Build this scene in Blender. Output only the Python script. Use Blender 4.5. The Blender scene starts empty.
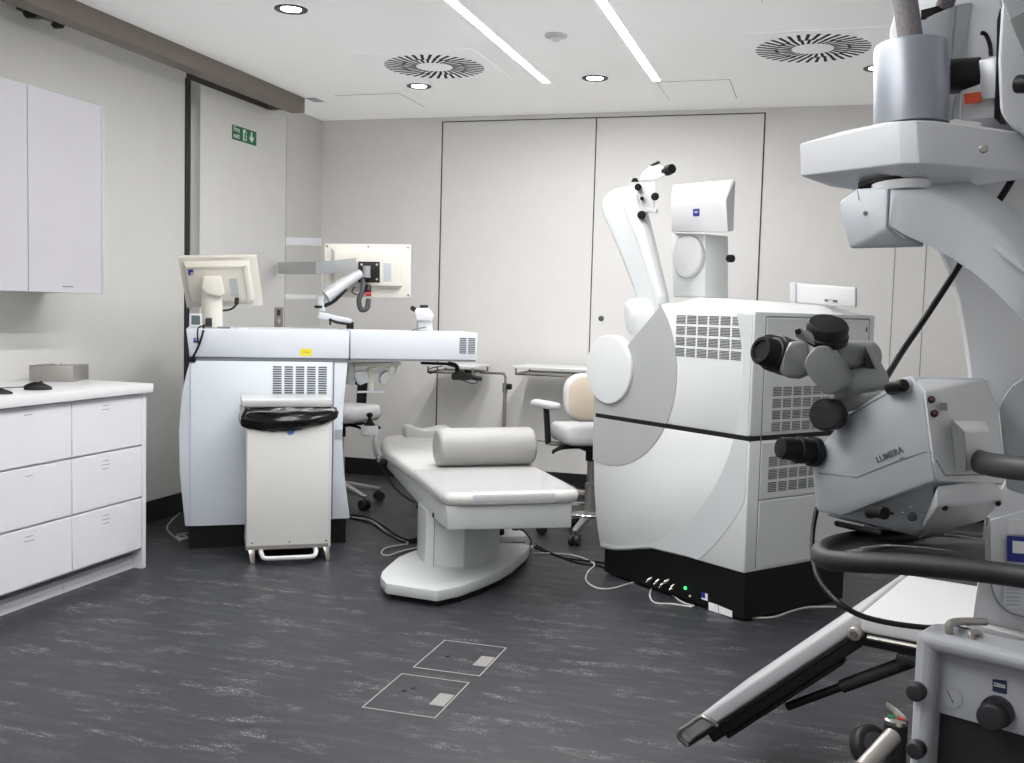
import bpy, bmesh, math, random
from mathutils import Vector, Matrix
random.seed(4)
sc = bpy.context.scene
COL = sc.collection
PI = math.pi
V3 = Vector

# ------------------------------------------------------------------ camera
FPX, CX, CY, CAMH = 1026.0, 512.0, 381.5, 1.35
_Y = V3((308/FPX, 63.5/FPX, -1)).normalized()
_X = V3((3455/FPX, -164.5/FPX, 1)).normalized()
_Z = _X.cross(_Y).normalized()
_X = _Y.cross(_Z).normalized()
RW = Matrix((_X, _Y, _Z))            # camera -> world
C0 = V3((0, 0, CAMH))
cam_d = bpy.data.cameras.new('camera')
cam_d.sensor_width = 36.0
cam_d.lens = 36.0*FPX/1024.0
cam_d.clip_start = 0.05
cam = bpy.data.objects.new('camera', cam_d)
COL.objects.link(cam)
cam.matrix_world = Matrix.Translation(C0) @ RW.to_4x4()
sc.camera = cam

def ray(u, v):
    return RW @ V3(((u-CX)/FPX, -(v-CY)/FPX, -1.0))
def at(u, v, d):                     # point at distance d along the viewing direction
    return C0 + ray(u, v)*d
def on(u, v, x=None, y=None, z=None):
    d = ray(u, v)
    if x is not None: t = (x-C0.x)/d.x
    elif y is not None: t = (y-C0.y)/d.y
    else: t = (z-C0.z)/d.z
    return C0 + d*t
def hit(u, v, p0, n):
    d = ray(u, v)
    return C0 + d*((p0-C0).dot(n)/d.dot(n))

class Fr:                            # a machine's own axes: s along its front, q into its depth, z up
    def __init__(s, o, e1):
        s.o = V3((o[0], o[1], 0)); s.e1 = V3((e1[0], e1[1], 0)).normalized()
        s.e2 = V3((-s.e1.y, s.e1.x, 0))
        s.R = Matrix((s.e1, s.e2, V3((0, 0, 1)))).transposed()
    def __call__(s, a, b, c): return s.o + s.e1*a + s.e2*b + V3((0, 0, c))
    def px(s, u, v, q=0.0): return hit(u, v, s.o+s.e2*q, s.e2)
    def face(s, poly, q): return [s(a, q, c) for a, c in poly]
    def plan(s, poly, z): return [s(a, b, z) for a, b in poly]
W = Fr((0, 0), (1, 0))

# ------------------------------------------------------------------ materials
def lin(c):
    c /= 255.0
    return c/12.92 if c <= 0.04045 else ((c+0.055)/1.055)**2.4
def mat(name, rgb, rough=0.5, metal=0.0, var=0.03, scale=6.0, spec=0.5, alpha=None, trans=0.0, coat=0.0):
    m = bpy.data.materials.new(name); m.use_nodes = True
    nt = m.node_tree; b = nt.nodes['Principled BSDF']
    col = tuple(lin(c) for c in rgb)
    tc = nt.nodes.new('ShaderNodeTexCoord'); nz = nt.nodes.new('ShaderNodeTexNoise')
    nz.inputs['Scale'].default_value = scale; nz.inputs['Detail'].default_value = 3
    nt.links.new(tc.outputs['Object'], nz.inputs['Vector'])
    mx = nt.nodes.new('ShaderNodeMix'); mx.data_type = 'RGBA'
    mx.inputs[6].default_value = (*[max(0, c*(1-var)) for c in col], 1)
    mx.inputs[7].default_value = (*[min(1, c*(1+var)) for c in col], 1)
    nt.links.new(nz.outputs['Fac'], mx.inputs[0])
    nt.links.new(mx.outputs[2], b.inputs['Base Color'])
    b.inputs['Roughness'].default_value = rough
    b.inputs['Metallic'].default_value = metal
    b.inputs['Specular IOR Level'].default_value = spec
    b.inputs['Coat Weight'].default_value = coat
    if trans: b.inputs['Transmission Weight'].default_value = trans
    if alpha is not None: b.inputs['Alpha'].default_value = alpha
    return m
def emit(name, rgb, strength):
    m = bpy.data.materials.new(name); m.use_nodes = True
    nt = m.node_tree; b = nt.nodes['Principled BSDF']
    b.inputs['Base Color'].default_value = (*[lin(c) for c in rgb], 1)
    b.inputs['Emission Color'].default_value = (*[lin(c) for c in rgb], 1)
    b.inputs['Emission Strength'].default_value = strength
    return m

def floor_mat():
    m = bpy.data.materials.new('dark_vinyl_floor'); m.use_nodes = True
    nt = m.node_tree; N = nt.nodes; L = nt.links; b = N['Principled BSDF']
    tc = N.new('ShaderNodeTexCoord')
    def noise(sx, sy, detail, rough=0.5, off=0):
        mp = N.new('ShaderNodeMapping'); mp.inputs['Scale'].default_value = (sx, sy, 1)
        mp.inputs['Location'].default_value = (off, off*0.7, 0)
        L.new(tc.outputs['Object'], mp.inputs['Vector'])
        n = N.new('ShaderNodeTexNoise'); n.inputs['Scale'].default_value = 1
        n.inputs['Detail'].default_value = detail; n.inputs['Roughness'].default_value = rough
        L.new(mp.outputs['Vector'], n.inputs['Vector']); return n.outputs['Fac']
    def ramp(f, a, c):
        r = N.new('ShaderNodeMapRange'); r.inputs[1].default_value = a; r.inputs[2].default_value = c
        L.new(f, r.inputs[0]); return r.outputs[0]
    def mul(a, c):
        k = N.new('ShaderNodeMath'); k.operation = 'MULTIPLY'; L.new(a, k.inputs[0])
        if isinstance(c, float): k.inputs[1].default_value = c
        else: L.new(c, k.inputs[1])
        return k.outputs[0]
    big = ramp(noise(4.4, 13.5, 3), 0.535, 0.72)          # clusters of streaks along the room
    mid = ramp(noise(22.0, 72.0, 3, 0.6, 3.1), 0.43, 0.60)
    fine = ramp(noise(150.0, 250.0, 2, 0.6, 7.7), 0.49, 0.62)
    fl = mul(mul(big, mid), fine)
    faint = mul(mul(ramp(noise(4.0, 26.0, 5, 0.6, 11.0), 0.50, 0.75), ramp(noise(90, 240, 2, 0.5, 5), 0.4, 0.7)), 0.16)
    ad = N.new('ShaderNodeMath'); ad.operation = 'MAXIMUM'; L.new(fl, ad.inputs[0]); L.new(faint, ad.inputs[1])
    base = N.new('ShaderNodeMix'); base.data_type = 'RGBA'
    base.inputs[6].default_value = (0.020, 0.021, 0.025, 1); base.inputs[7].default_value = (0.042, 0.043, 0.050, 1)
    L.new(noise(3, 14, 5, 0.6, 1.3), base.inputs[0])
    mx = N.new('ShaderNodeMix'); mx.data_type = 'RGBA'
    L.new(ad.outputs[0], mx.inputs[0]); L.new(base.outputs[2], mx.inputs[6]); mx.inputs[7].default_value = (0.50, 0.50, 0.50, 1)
    L.new(mx.outputs[2], b.inputs['Base Color'])
    b.inputs['Roughness'].default_value = 0.42
    b.inputs['Specular IOR Level'].default_value = 0.35
    bp = N.new('ShaderNodeBump'); bp.inputs['Strength'].default_value = 0.06; bp.inputs['Distance'].default_value = 0.002
    L.new(noise(120, 120, 3), bp.inputs['Height']); L.new(bp.outputs['Normal'], b.inputs['Normal'])
    return m

K = {}
K['floor'] = floor_mat()
K['ceiling'] = mat('ceiling_paint_added_glow', (246, 246, 245), 0.6)
_b = K['ceiling'].node_tree.nodes['Principled BSDF']      # faint glow added over the whole ceiling to brighten it
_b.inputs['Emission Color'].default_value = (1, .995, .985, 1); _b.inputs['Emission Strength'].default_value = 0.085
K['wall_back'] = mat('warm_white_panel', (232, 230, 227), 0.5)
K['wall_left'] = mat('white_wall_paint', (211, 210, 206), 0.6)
K['wall_dim'] = mat('grey_wall_paint', (222, 222, 222), 0.7)
K['groove'] = mat('dark_groove', (70, 66, 64), 0.8)
K['line'] = mat('grey_seam', (150, 148, 146), 0.8)
K['black'] = mat('black_plastic', (10, 10, 11), 0.5, spec=0.35)
K['black_soft'] = mat('black_rubber', (30, 31, 33), 0.55)
K['black_gloss'] = mat('glossy_black_film', (10, 10, 11), 0.18, scale=30)
K['skirting'] = mat('black_skirting', (22, 22, 24), 0.5)
K['bronze'] = mat('bronze_track_cover', (128, 118, 110), 0.42, 0.35)
K['alu'] = mat('brushed_aluminium', (190, 190, 190), 0.38, 0.8)
K['steel'] = mat('stainless_steel', (176, 172, 166), 0.25, 0.95)
K['steel_matt'] = mat('satin_steel', (168, 163, 158), 0.42, 0.7)
K['chrome'] = mat('chrome', (215, 215, 215), 0.12, 1.0)
K['door'] = mat('door_panel', (222, 221, 218), 0.45)
K['cab'] = mat('white_laminate', (224, 223, 228), 0.4)
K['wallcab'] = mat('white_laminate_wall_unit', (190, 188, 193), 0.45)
K['plinth'] = mat('pale_grey_plinth', (196, 194, 198), 0.5)
K['worktop'] = mat('white_solid_worktop', (226, 226, 228), 0.3)
K['mel'] = mat('cool_white_casing', (216, 221, 228), 0.38)
K['melp'] = mat('pale_blue_grey_panel', (220, 227, 233), 0.38)
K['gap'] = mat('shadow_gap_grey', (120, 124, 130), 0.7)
K['vis'] = mat('white_machine_casing', (216, 218, 218), 0.38)
K['visb'] = mat('light_grey_casing_band', (200, 203, 204), 0.4)
K['visc'] = mat('mid_grey_casing', (170, 171, 171), 0.42)
K['slot'] = mat('dark_grille_slot', (92, 93, 95), 0.8)
K['slotd'] = mat('black_vent_slot', (14, 15, 15), 0.8)
K['cream'] = mat('cream_plastic', (216, 212, 202), 0.42)
K['creamd'] = mat('cream_plastic_panel', (212, 207, 197), 0.45)
K['white'] = mat('white_plastic', (206, 206, 207), 0.38)
K['silver'] = mat('silver_grey_plastic', (198, 200, 203), 0.35, 0.2)
K['vinyl'] = mat('white_upholstery', (202, 201, 202), 0.45)
K['vinyl_shade'] = mat('shaded_white_upholstery', (180, 178, 181), 0.45)  # darker copy of the white vinyl, shade of the leg put into colour
K['vinylc'] = mat('white_cushion_vinyl', (198, 197, 194), 0.45)
K['bolster'] = mat('white_bolster_vinyl', (164, 163, 159), 0.45)
K['cover'] = mat('clear_plastic_cover', (208, 206, 214), 0.10, alpha=0.26)
K['bed'] = mat('bed_grey_white_metal', (196, 199, 198), 0.42)
K['chairback'] = mat('cream_chair_shell', (196, 183, 166), 0.5, scale=20)
K['bin'] = mat('bin_off_white_metal', (222, 222, 218), 0.42)
K['binlid'] = mat('bin_lid_steel', (214, 214, 214), 0.3, 0.35)
K['scope'] = mat('scope_grey_casing', (176, 181, 186), 0.4)
K['scopel'] = mat('scope_light_casing', (214, 215, 217), 0.4)
K['scoped'] = mat('scope_mid_grey', (136, 138, 138), 0.36)
K['scopew'] = mat('scope_white_arm', (214, 216, 219), 0.4)
K['scopea'] = mat('scope_silver_column', (150, 154, 162), 0.36, 0.45)
K['panel'] = mat('panel_grey_white', (172, 174, 179), 0.42)
K['rear'] = mat('stand_arm_white', (240, 240, 241), 0.45)
K['dred'] = mat('dark_red_socket', (92, 44, 40), 0.5)
K['hose'] = mat('grey_hose', (66, 67, 69), 0.5)
K['braid'] = mat('braided_grey_sleeve', (110, 106, 108), 0.6, var=0.5, scale=160)
K['knob'] = mat('charcoal_knob', (40, 41, 44), 0.5)
K['yellow'] = mat('yellow_sticker', (232, 214, 20), 0.5)
K['orange'] = mat('orange_sticker', (196, 70, 22), 0.5)
K['red'] = mat('red_plastic', (165, 40, 40), 0.4)
K['blue'] = mat('blue_logo', (36, 44, 140), 0.5)
K['lblue'] = mat('pale_blue_label', (96, 132, 190), 0.5)
K['hatchline'] = mat('pale_metal_edge', (176, 174, 168), 0.5)
K['plate'] = mat('speckled_steel_plate', (140, 139, 136), 0.5, var=0.45, scale=260)
K['navy'] = mat('navy_logo', (24, 30, 72), 0.5)
K['green'] = mat('green_sign', (0, 112, 62), 0.5)
K['paper'] = mat('white_paper', (240, 240, 240), 0.6)
K['tape'] = mat('grey_tape', (176, 180, 184), 0.5)
K['film'] = mat('frosted_white_strip', (246, 246, 250), 0.4)
K['filmg'] = mat('translucent_grey_strip', (158, 161, 166), 0.3, alpha=0.5)
K['cableg'] = mat('pale_grey_cable', (190, 190, 184), 0.5)
K['screen'] = mat('lcd_screen', (88, 104, 104), 0.25)
K['glass'] = mat('green_edge_glass', (150, 190, 180), 0.05, alpha=0.35)
K['led'] = emit('led_strip_light', (254, 254, 254), 53.0)
K['spot'] = emit('downlight_glow', (255, 250, 240), 14.0)
K['ledgreen'] = emit('green_indicator', (40, 255, 110), 1.4)

# ------------------------------------------------------------------ mesh builder
class MB:
    def __init__(s): s.bm = bmesh.new()
    def _add(s, pts): return [s.bm.verts.new(p) for p in pts]
    def box(s, p0, p1, F=W):
        (a0, b0, c0), (a1, b1, c1) = p0, p1
        q = s._add([F(a, b, c) for c in (c0, c1) for a, b in ((a0, b0), (a1, b0), (a1, b1), (a0, b1))])
        for f in ((0, 3, 2, 1), (4, 5, 6, 7), (0, 1, 5, 4), (1, 2, 6, 5), (2, 3, 7, 6), (3, 0, 4, 7)):
            s.bm.faces.new([q[i] for i in f])
        return s
    def hull(s, pts):
        q = s._add(pts)
        r = bmesh.ops.convex_hull(s.bm, input=q)
        dead = [e for e in r['geom_interior'] if isinstance(e, bmesh.types.BMVert) and e.is_valid]
        if dead: bmesh.ops.delete(s.bm, geom=dead, context='VERTS')
        bmesh.ops.dissolve_limit(s.bm, angle_limit=0.01, verts=[v for v in s.bm.verts], edges=[e for e in s.bm.edges])
        return s
    def prism(s, poly, vec):
        vec = V3(vec); n = len(poly)
        a = s._add(poly); b = s._add([V3(p)+vec for p in poly])
        s.bm.faces.new(a); s.bm.faces.new(b[::-1])
        for i in range(n):
            j = (i+1) % n
            s.bm.faces.new((a[i], b[i], b[j], a[j]))
        return s
    def loft(s, rings, closed=True, cap=True):
        R = [s._add(r) for r in rings]; n = len(R[0])
        for i in range(len(R)-1):
            for k in range(n if closed else n-1):
                j = (k+1) % n
                s.bm.faces.new((R[i][k], R[i][j], R[i+1][j], R[i+1][k]))
        if cap:
            s.bm.faces.new(R[0][::-1]); s.bm.faces.new(R[-1])
        return s
    def lathe(s, p, d, prof, seg=28):      # prof: (radius, distance along d)
        d = V3(d).normalized(); x = d.orthogonal().normalized(); y = d.cross(x); p = V3(p)
        rings = [[p+d*t+(x*math.cos(2*PI*k/seg)+y*math.sin(2*PI*k/seg))*max(r, 1e-4) for k in range(seg)] for r, t in prof]
        return s.loft(rings)
    def cyl(s, p0, p1, r0, r1=None, seg=28):
        p0 = V3(p0); p1 = V3(p1); r1 = r0 if r1 is None else r1
        L = (p1-p0).length
        return s.lathe(p0, p1-p0, [(r0, 0), (r1, L)], seg)
    def rcyl(s, p0, p1, r, e=None, seg=32):   # cylinder with rounded rims
        p0 = V3(p0); p1 = V3(p1); L = (p1-p0).length; e = min(r*0.3, L*0.3) if e is None else e
        pr = [(r-e, 0)]+[(r-e+e*math.sin(a), e-e*math.cos(a)) for a in (0.4, 0.8, 1.2, PI/2)]
        pr += [(r-e+e*math.cos(a), L-e+e*math.sin(a)) for a in (0.0, 0.4, 0.8, 1.2)]+[(r-e, L)]
        return s.lathe(p0, p1-p0, pr, seg)
    def tube(s, pts, r, seg=10, smooth=6, closed=False, radii=None):
        P = [V3(p) for p in pts]
        if smooth > 1 and len(P) > 2: P = spline(P, smooth, closed)
        n = len(P); rings = []; prev = None
        for i in range(n):
            a = P[(i-1) % n] if (closed or i > 0) else P[i]
            b = P[(i+1) % n] if (closed or i < n-1) else P[i]
            t = (b-a).normalized()
            x = (prev - t*prev.dot(t)) if prev is not None else t.orthogonal()
            if x.length < 1e-6: x = t.orthogonal()
            x.normalize(); y = t.cross(x); prev = x
            rr = r if radii is None else radii[0]+(radii[1]-radii[0])*i/(n-1)
            rings.append([P[i]+(x*math.cos(2*PI*k/seg)+y*math.sin(2*PI*k/seg))*rr for k in range(seg)])
        if closed:
            R = [s._add(q) for q in rings]
            for i in range(n):
                j = (i+1) % n
                for k in range(seg):
                    l = (k+1) % seg
                    s.bm.faces.new((R[i][k], R[i][l], R[j][l], R[j][k]))
            return s
        return s.loft(rings)
    def ball(s, c, r, sc3=(1, 1, 1), R=None):
        m = Matrix.Translation(V3(c)) @ (R.to_4x4() if R else Matrix()) @ Matrix.Diagonal((*[r*k for k in sc3], 1))
        bmesh.ops.create_uvsphere(s.bm, u_segments=24, v_segments=14, radius=1, matrix=m); return s
    def beam(s, p0, p1, w, h, up=(0, 0, 1), w1=None, h1=None):
        p0 = V3(p0); p1 = V3(p1); t = (p1-p0).normalized(); x = t.cross(V3(up)).normalized(); y = x.cross(t)
        w1 = w if w1 is None else w1; h1 = h if h1 is None else h1
        return s.loft([[p+x*(a*ww/2)+y*(b*hh/2) for a, b in ((-1, -1), (1, -1), (1, 1), (-1, 1))] for p, ww, hh in ((p0, w, h), (p1, w1, h1))])
    def bevel(s, w, seg=2, ang=30):
        bmesh.ops.recalc_face_normals(s.bm, faces=s.bm.faces[:])
        ed = [e for e in s.bm.edges if len(e.link_faces) == 2 and e.calc_face_angle(0) > math.radians(ang)]
        if ed: bmesh.ops.bevel(s.bm, geom=ed, offset=w, segments=seg, profile=0.5, affect='EDGES', clamp_overlap=True)
        return s

def spline(P, k, closed=False):
    out = []; n = len(P)
    rng = n if closed else n-1
    for i in range(rng):
        p1, p2 = P[i], P[(i+1) % n]
        p0 = P[(i-1) % n] if (closed or i > 0) else p1*2-p2
        p3 = P[(i+2) % n] if (closed or i < n-2) else p2*2-p1
        for j in range(k):
            t = j/k
            out.append(0.5*((2*p1)+(p2-p0)*t+(2*p0-5*p1+4*p2-p3)*t*t+(-p0+3*p1-3*p2+p3)*t**3))
    if not closed: out.append(P[-1])
    return out

ORG = {}                                # world matrix of the thing every part belongs to
def thing(name, label, cat, loc=(0, 0, 0), rz=0, group=None):
    o = bpy.data.objects.new(name, None); o.empty_display_size = 0.1; COL.objects.link(o)
    o.location = loc; o.rotation_euler = (0, 0, rz)
    o['label'] = label; o['category'] = cat
    if group: o['group'] = group
    ORG[o] = Matrix.Translation(V3(loc)) @ Matrix.Rotation(rz, 4, 'Z')
    return o
def part(name, mb, m, parent=None, sharp=38, local=False, label=None):
    bm = mb.bm
    bmesh.ops.recalc_face_normals(bm, faces=bm.faces[:])
    if parent is not None and not local:
        bmesh.ops.transform(bm, matrix=ORG[parent].inverted(), verts=bm.verts[:])
    me = bpy.data.meshes.new(name); bm.to_mesh(me); bm.free()
    for p in me.polygons: p.use_smooth = True
    me.set_sharp_from_angle(angle=math.radians(sharp))
    me.materials.append(K[m])
    o = bpy.data.objects.new(name, me); COL.objects.link(o)
    if parent is not None: o.parent = parent; ORG[o] = ORG[parent]
    if label: o['label'] = label
    return o
def single(name, mb, m, label, cat, group=None, loc=None, **k):   # a thing that is one mesh
    bm = mb.bm
    c = V3((0, 0, 0)); z = 1e9
    for v in bm.verts: c += v.co; z = min(z, v.co.z)
    c /= max(1, len(bm.verts)); c.z = z
    bmesh.ops.translate(bm, vec=-c, verts=bm.verts[:])
    o = part(name, mb, m, None, **k); o.location = c
    o['label'] = label; o['category'] = cat
    if group: o['group'] = group
    return o
def struct(name, mb, m, parent=None, **k):
    o = part(name, mb, m, parent, **k)
    if parent is None: o['kind'] = 'structure'; ORG[o] = Matrix()
    return o
def dup(root, loc, rz, label):
    r = root.copy(); COL.objects.link(r); r.location = loc; r.rotation_euler = (0, 0, rz); r['label'] = label
    for ch in list(root.children):
        c = ch.copy(); COL.objects.link(c); c.parent = r
        for g in list(ch.children):
            d = g.copy(); COL.objects.link(d); d.parent = c
    return r
def text_mesh(txt, size, M, thick=0.0006):   # lettering as a mesh, M: local xy plane -> world
    cu = bpy.data.curves.new('t', 'FONT'); cu.body = txt; cu.size = size; cu.extrude = thick
    cu.offset = size*.010; cu.align_x = 'CENTER'; cu.align_y = 'CENTER'; cu.resolution_u = 3
    o = bpy.data.objects.new('t', cu); COL.objects.link(o)
    dg = bpy.context.evaluated_depsgraph_get(); dg.update()
    me = bpy.data.meshes.new_from_object(o.evaluated_get(dg))
    bpy.data.objects.remove(o); bpy.data.curves.remove(cu)
    mb = MB(); mb.bm.from_mesh(me); bpy.data.meshes.remove(me)
    bmesh.ops.transform(mb.bm, matrix=M, verts=mb.bm.verts[:])
    return mb
def basis(o, x, y):
    x = V3(x).normalized(); z = x.cross(V3(y)).normalized(); y = z.cross(x)
    m = Matrix((x, y, z)).transposed().to_4x4(); m.translation = V3(o); return m
def bil(Q, a, b):                        # Q = TL TR BR BL
    return (Q[0]*(1-a)+Q[1]*a)*(1-b)+(Q[3]*(1-a)+Q[2]*a)*b
def sub(Q, a0, b0, a1, b1): return [bil(Q, a0, b0), bil(Q, a1, b0), bil(Q, a1, b1), bil(Q, a0, b1)]
def shift(Q, v): return [p+v for p in Q]
def qn(Q):                               # unit normal of a quad, towards the camera
    n = (Q[1]-Q[0]).cross(Q[3]-Q[0]).normalized()
    return n if n.dot(C0-Q[0]) > 0 else -n
def slots(mb, F, s0, s1, z0, z1, cols, rows, per, q, gx=0.18, gz=0.16, fill=0.5, skip=None):
    cw = (s1-s0)/cols; rh = (z1-z0)/rows
    for i in range(cols):
        for j in range(rows):
            if skip and skip(i, j): continue
            a0 = s0+cw*(i+gx/2); a1 = s0+cw*(i+1-gx/2); b0 = z0+rh*(j+gz/2); b1 = z0+rh*(j+1-gz/2)
            h = (b1-b0)/per
            for k in range(per):
                zz = b0+h*(k+0.5)
                mb.box((a0, q-0.0015, zz-h*fill/2), (a1, q+0.006, zz+h*fill/2), F)
    return mb

# ================================================================== THE ROOM
XL, YB, ZC = -3.86, 7.5, 2.81
XR, YF = 2.2, -1.6
struct('floor', MB().box((XL-.1, YF-.1, -.1), (XR+.1, YB+.1, 0)), 'floor')
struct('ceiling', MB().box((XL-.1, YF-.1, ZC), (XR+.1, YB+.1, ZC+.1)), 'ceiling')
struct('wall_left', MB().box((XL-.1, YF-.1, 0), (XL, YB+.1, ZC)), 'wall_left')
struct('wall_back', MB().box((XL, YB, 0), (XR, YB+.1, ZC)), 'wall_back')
struct('wall_right', MB().box((XR, YF-.1, 0), (XR+.1, YB+.1, ZC)), 'wall_dim')
struct('wall_front', MB().box((XL, YF-.1, 0), (XR, YF, ZC)), 'wall_dim')
struct('baseboard_left', MB().box((XL, 4.41, 0), (XL+.012, YB, .13)), 'skirting')
struct('baseboard_back', MB().box((XL+.012, YB-.012, 0), (XR, YB, .13)), 'skirting')
# shadow gaps between the tall wall panels
for i, (x, w, m, z0, z1) in enumerate(((-2.843, .009, 'groove', .36, 2.777), (-1.638, .008, 'groove', .36, 2.777), (-.433, .010, 'groove', .36, 2.777), (.47, .005, 'line', .13, ZC), (.668, .005, 'line', .13, ZC))):
    struct('trim_%d' % (i+1), MB().box((x-w/2, YB-.003, z0), (x+w/2, YB+.001, z1)), m)
struct('trim_6', MB().box((-2.847, YB-.003, 2.770), (-.429, YB+.001, 2.777)), 'groove')
struct('trim_7', MB().box((-2.847, YB-.003, .357), (-.429, YB+.001, .363)), 'groove')
# bronze sliding-door track cover on the left wall
struct('trim_8', MB().box((-3.68, YF, 2.704), (-3.57, 6.66, ZC)).bevel(.006), 'bronze')
struct('trim_10', MB().box((XL, 6.63, 2.73), (-3.681, 6.658, ZC)), 'bronze')
struct('trim_11', MB().box((XL, 5.66, 2.736), (-3.853, 6.63, ZC)), 'groove')  # dark strip on the wall, painted shade in the gap above the door
struct('trim_9', MB().box((-3.57, 6.662, ZC-.003), (-3.49, 6.80, ZC)), 'tape')  # grey patch on the ceiling, painted shading of the slot past the track
# sliding door
d = struct('door_1', MB().box((XL, 5.788, .0), (-3.845, 6.895, 2.730)).bevel(.002, 1), 'door')
part('door_edge', MB().box((XL, 5.688, 0), (-3.843, 5.788, 2.732)).bevel(.003), 'alu', d)
part('door_gap', MB().box((XL, 5.645, 0), (-3.852, 5.688, 2.735)), 'black_soft', d)
part('door_seal', MB().box((XL, 6.895, 0), (-3.847, 6.904, 2.730)), 'line', d)
t = thing('track_roller', 'dark roller carriage showing under the bronze door track, top left corner', 'door roller', (-3.76, 4.32, 2.705))
part('carriage', MB().box((-3.80, 4.17, 2.735), (-3.72, 4.46, ZC)).bevel(.004), 'black_soft', t)
for y in (4.22, 4.41): part('wheel', MB().rcyl((-3.785, y, 2.735), (-3.735, y, 2.735), .028), 'black', t)
part('bracket', MB().box((-3.80, 4.28, 2.715), (-3.74, 4.35, 2.74)).bevel(.003), 'alu', t)

# door-side wall things
t = thing('fire_exit_sign', 'green fire exit sign with running man and down arrow on the sliding door', 'sign', (-3.8450, 6.3109, 2.4468))
part('sign_plate', MB().box((-3.8450, 6.1581, 2.4468), (-3.8415, 6.4647, 2.5430)), 'green', t)
def sgn(y, z): return basis((-3.8412, y, z), (0, 1, 0), (0, 0, 1))
part('lettering', text_mesh('Fire', .050, sgn(6.2097, 2.5177)), 'paper', t)
part('lettering', text_mesh('exit', .050, sgn(6.2097, 2.4752)), 'paper', t)
part('door_symbol', MB().box((-3.8416, 6.2916, 2.4580), (-3.8405, 6.3362, 2.5328)), 'paper', t)
mb = MB()
mb.tube([(-3.8405, 6.3240, 2.5197), (-3.8405, 6.3154, 2.4995), (-3.8405, 6.3139, 2.4873), (-3.8405, 6.3220, 2.4752), (-3.8405, 6.3159, 2.4620)], .0045, 6, 3)
mb.tube([(-3.8405, 6.3018, 2.4995), (-3.8405, 6.3109, 2.5075), (-3.8405, 6.3250, 2.5015), (-3.8405, 6.3311, 2.4934)], .0032, 6, 3)
mb.tube([(-3.8405, 6.3129, 2.4873), (-3.8405, 6.3068, 2.4772), (-3.8405, 6.2977, 2.4772)], .0036, 6, 3)
mb.ball((-3.8405, 6.3265, 2.5258), .0055)
part('running_figure', mb, 'green', t)
poly = [(6.3928, 2.5318), (6.4090, 2.5318), (6.4090, 2.4914), (6.4252, 2.5035), (6.4252, 2.4833), (6.4009, 2.4590), (6.3766, 2.4833), (6.3766, 2.5035), (6.3928, 2.4914)]
part('arrow', MB().prism([(-3.8416, y, z) for y, z in poly], (.0012, 0, 0)), 'paper', t)
t = thing('switch_plate', 'small steel switch plate on the sliding door beside its far edge', 'switch', (-3.8450, 6.8046, 1.1780))
part('plate', MB().box((-3.8450, 6.7439, 1.1760), (-3.8400, 6.8653, 1.3217)).bevel(.002), 'steel_matt', t)
part('recess', MB().box((-3.8410, 6.7743, 1.2610), (-3.8385, 6.8249, 1.3045)).bevel(.001), 'black_soft', t)
part('button', MB().rcyl((-3.8410, 6.8016, 1.2205), (-3.8350, 6.8016, 1.2205), .017), 'white', t)
def wstrip(ya, yb, a0, a1, b0, b1): return MB().prism([(XL, ya, a0), (XL, yb, b0), (XL, yb, b1), (XL, ya, a1)], (.004, 0, 0))
single('mounted_strip', wstrip(6.908, 7.495, 1.787, 1.846, 1.820, 1.882), 'film', 'wide white strip stuck on the wall past the sliding door, upper of two', 'wall strip')
single('mounted_strip', wstrip(6.908, 7.44, 1.385, 1.422, 1.394, 1.426), 'film', 'thin white strip on the wall past the sliding door, lower of two', 'wall strip')
single('door_lock', MB().lathe(on(601, 318.5, y=YB-.008), (0, 1, 0), [(.012, 0), (.021, .004), (.021, .008)]), 'slot', 'small round dark key lock in the tall back wall panel', 'switch')  # small keyhole lock of the tall panel

# ------------------------------------------------------------------ ceiling
for i, (x, y1, lb) in enumerate(((-1.748, 6.46, 'slim recessed LED strip in the ceiling, left of two'), (-1.050, 6.525, 'slim recessed LED strip in the ceiling, right of two'))):
    t = thing('ceiling_light_strip', lb, 'ceiling light', (x, 3.5, ZC), group='ceiling LED strips')
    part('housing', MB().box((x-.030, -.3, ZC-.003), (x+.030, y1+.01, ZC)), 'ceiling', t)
    part('diffuser', MB().box((x-.0215, -.29, ZC-.0036), (x+.0215, y1, ZC-.0031)), 'led', t)
def downlight():
    t = thing('downlight', '', 'ceiling light', (0, 0, 0), group='round recessed downlights')
    part('ring', MB().lathe((0, 0, 0), (0, 0, -1), [(.082, 0), (.082, .004), (.076, .007), (.058, .004), (.050, 0)]), 'hose', t)
    part('lens', MB().lathe((0, 0, 0), (0, 0, -1), [(.051, 0), (.050, .003), (.03, .0034), (.002, .0036)]), 'spot', t)
    return t
dl = downlight(); p = on(291, 9, z=ZC); dl.location = p
dl['label'] = 'round downlight nearest the bronze door track, at the top of the picture'
for (u, v), lb in (((419, 86), 'round downlight below the left swirl vent'), ((595, 78), 'round downlight between the two LED strip ends'), ((878, 68), 'round downlight half hidden behind the microscope column')):
    dup(dl, on(u, v, z=ZC), 0, lb)
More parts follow.
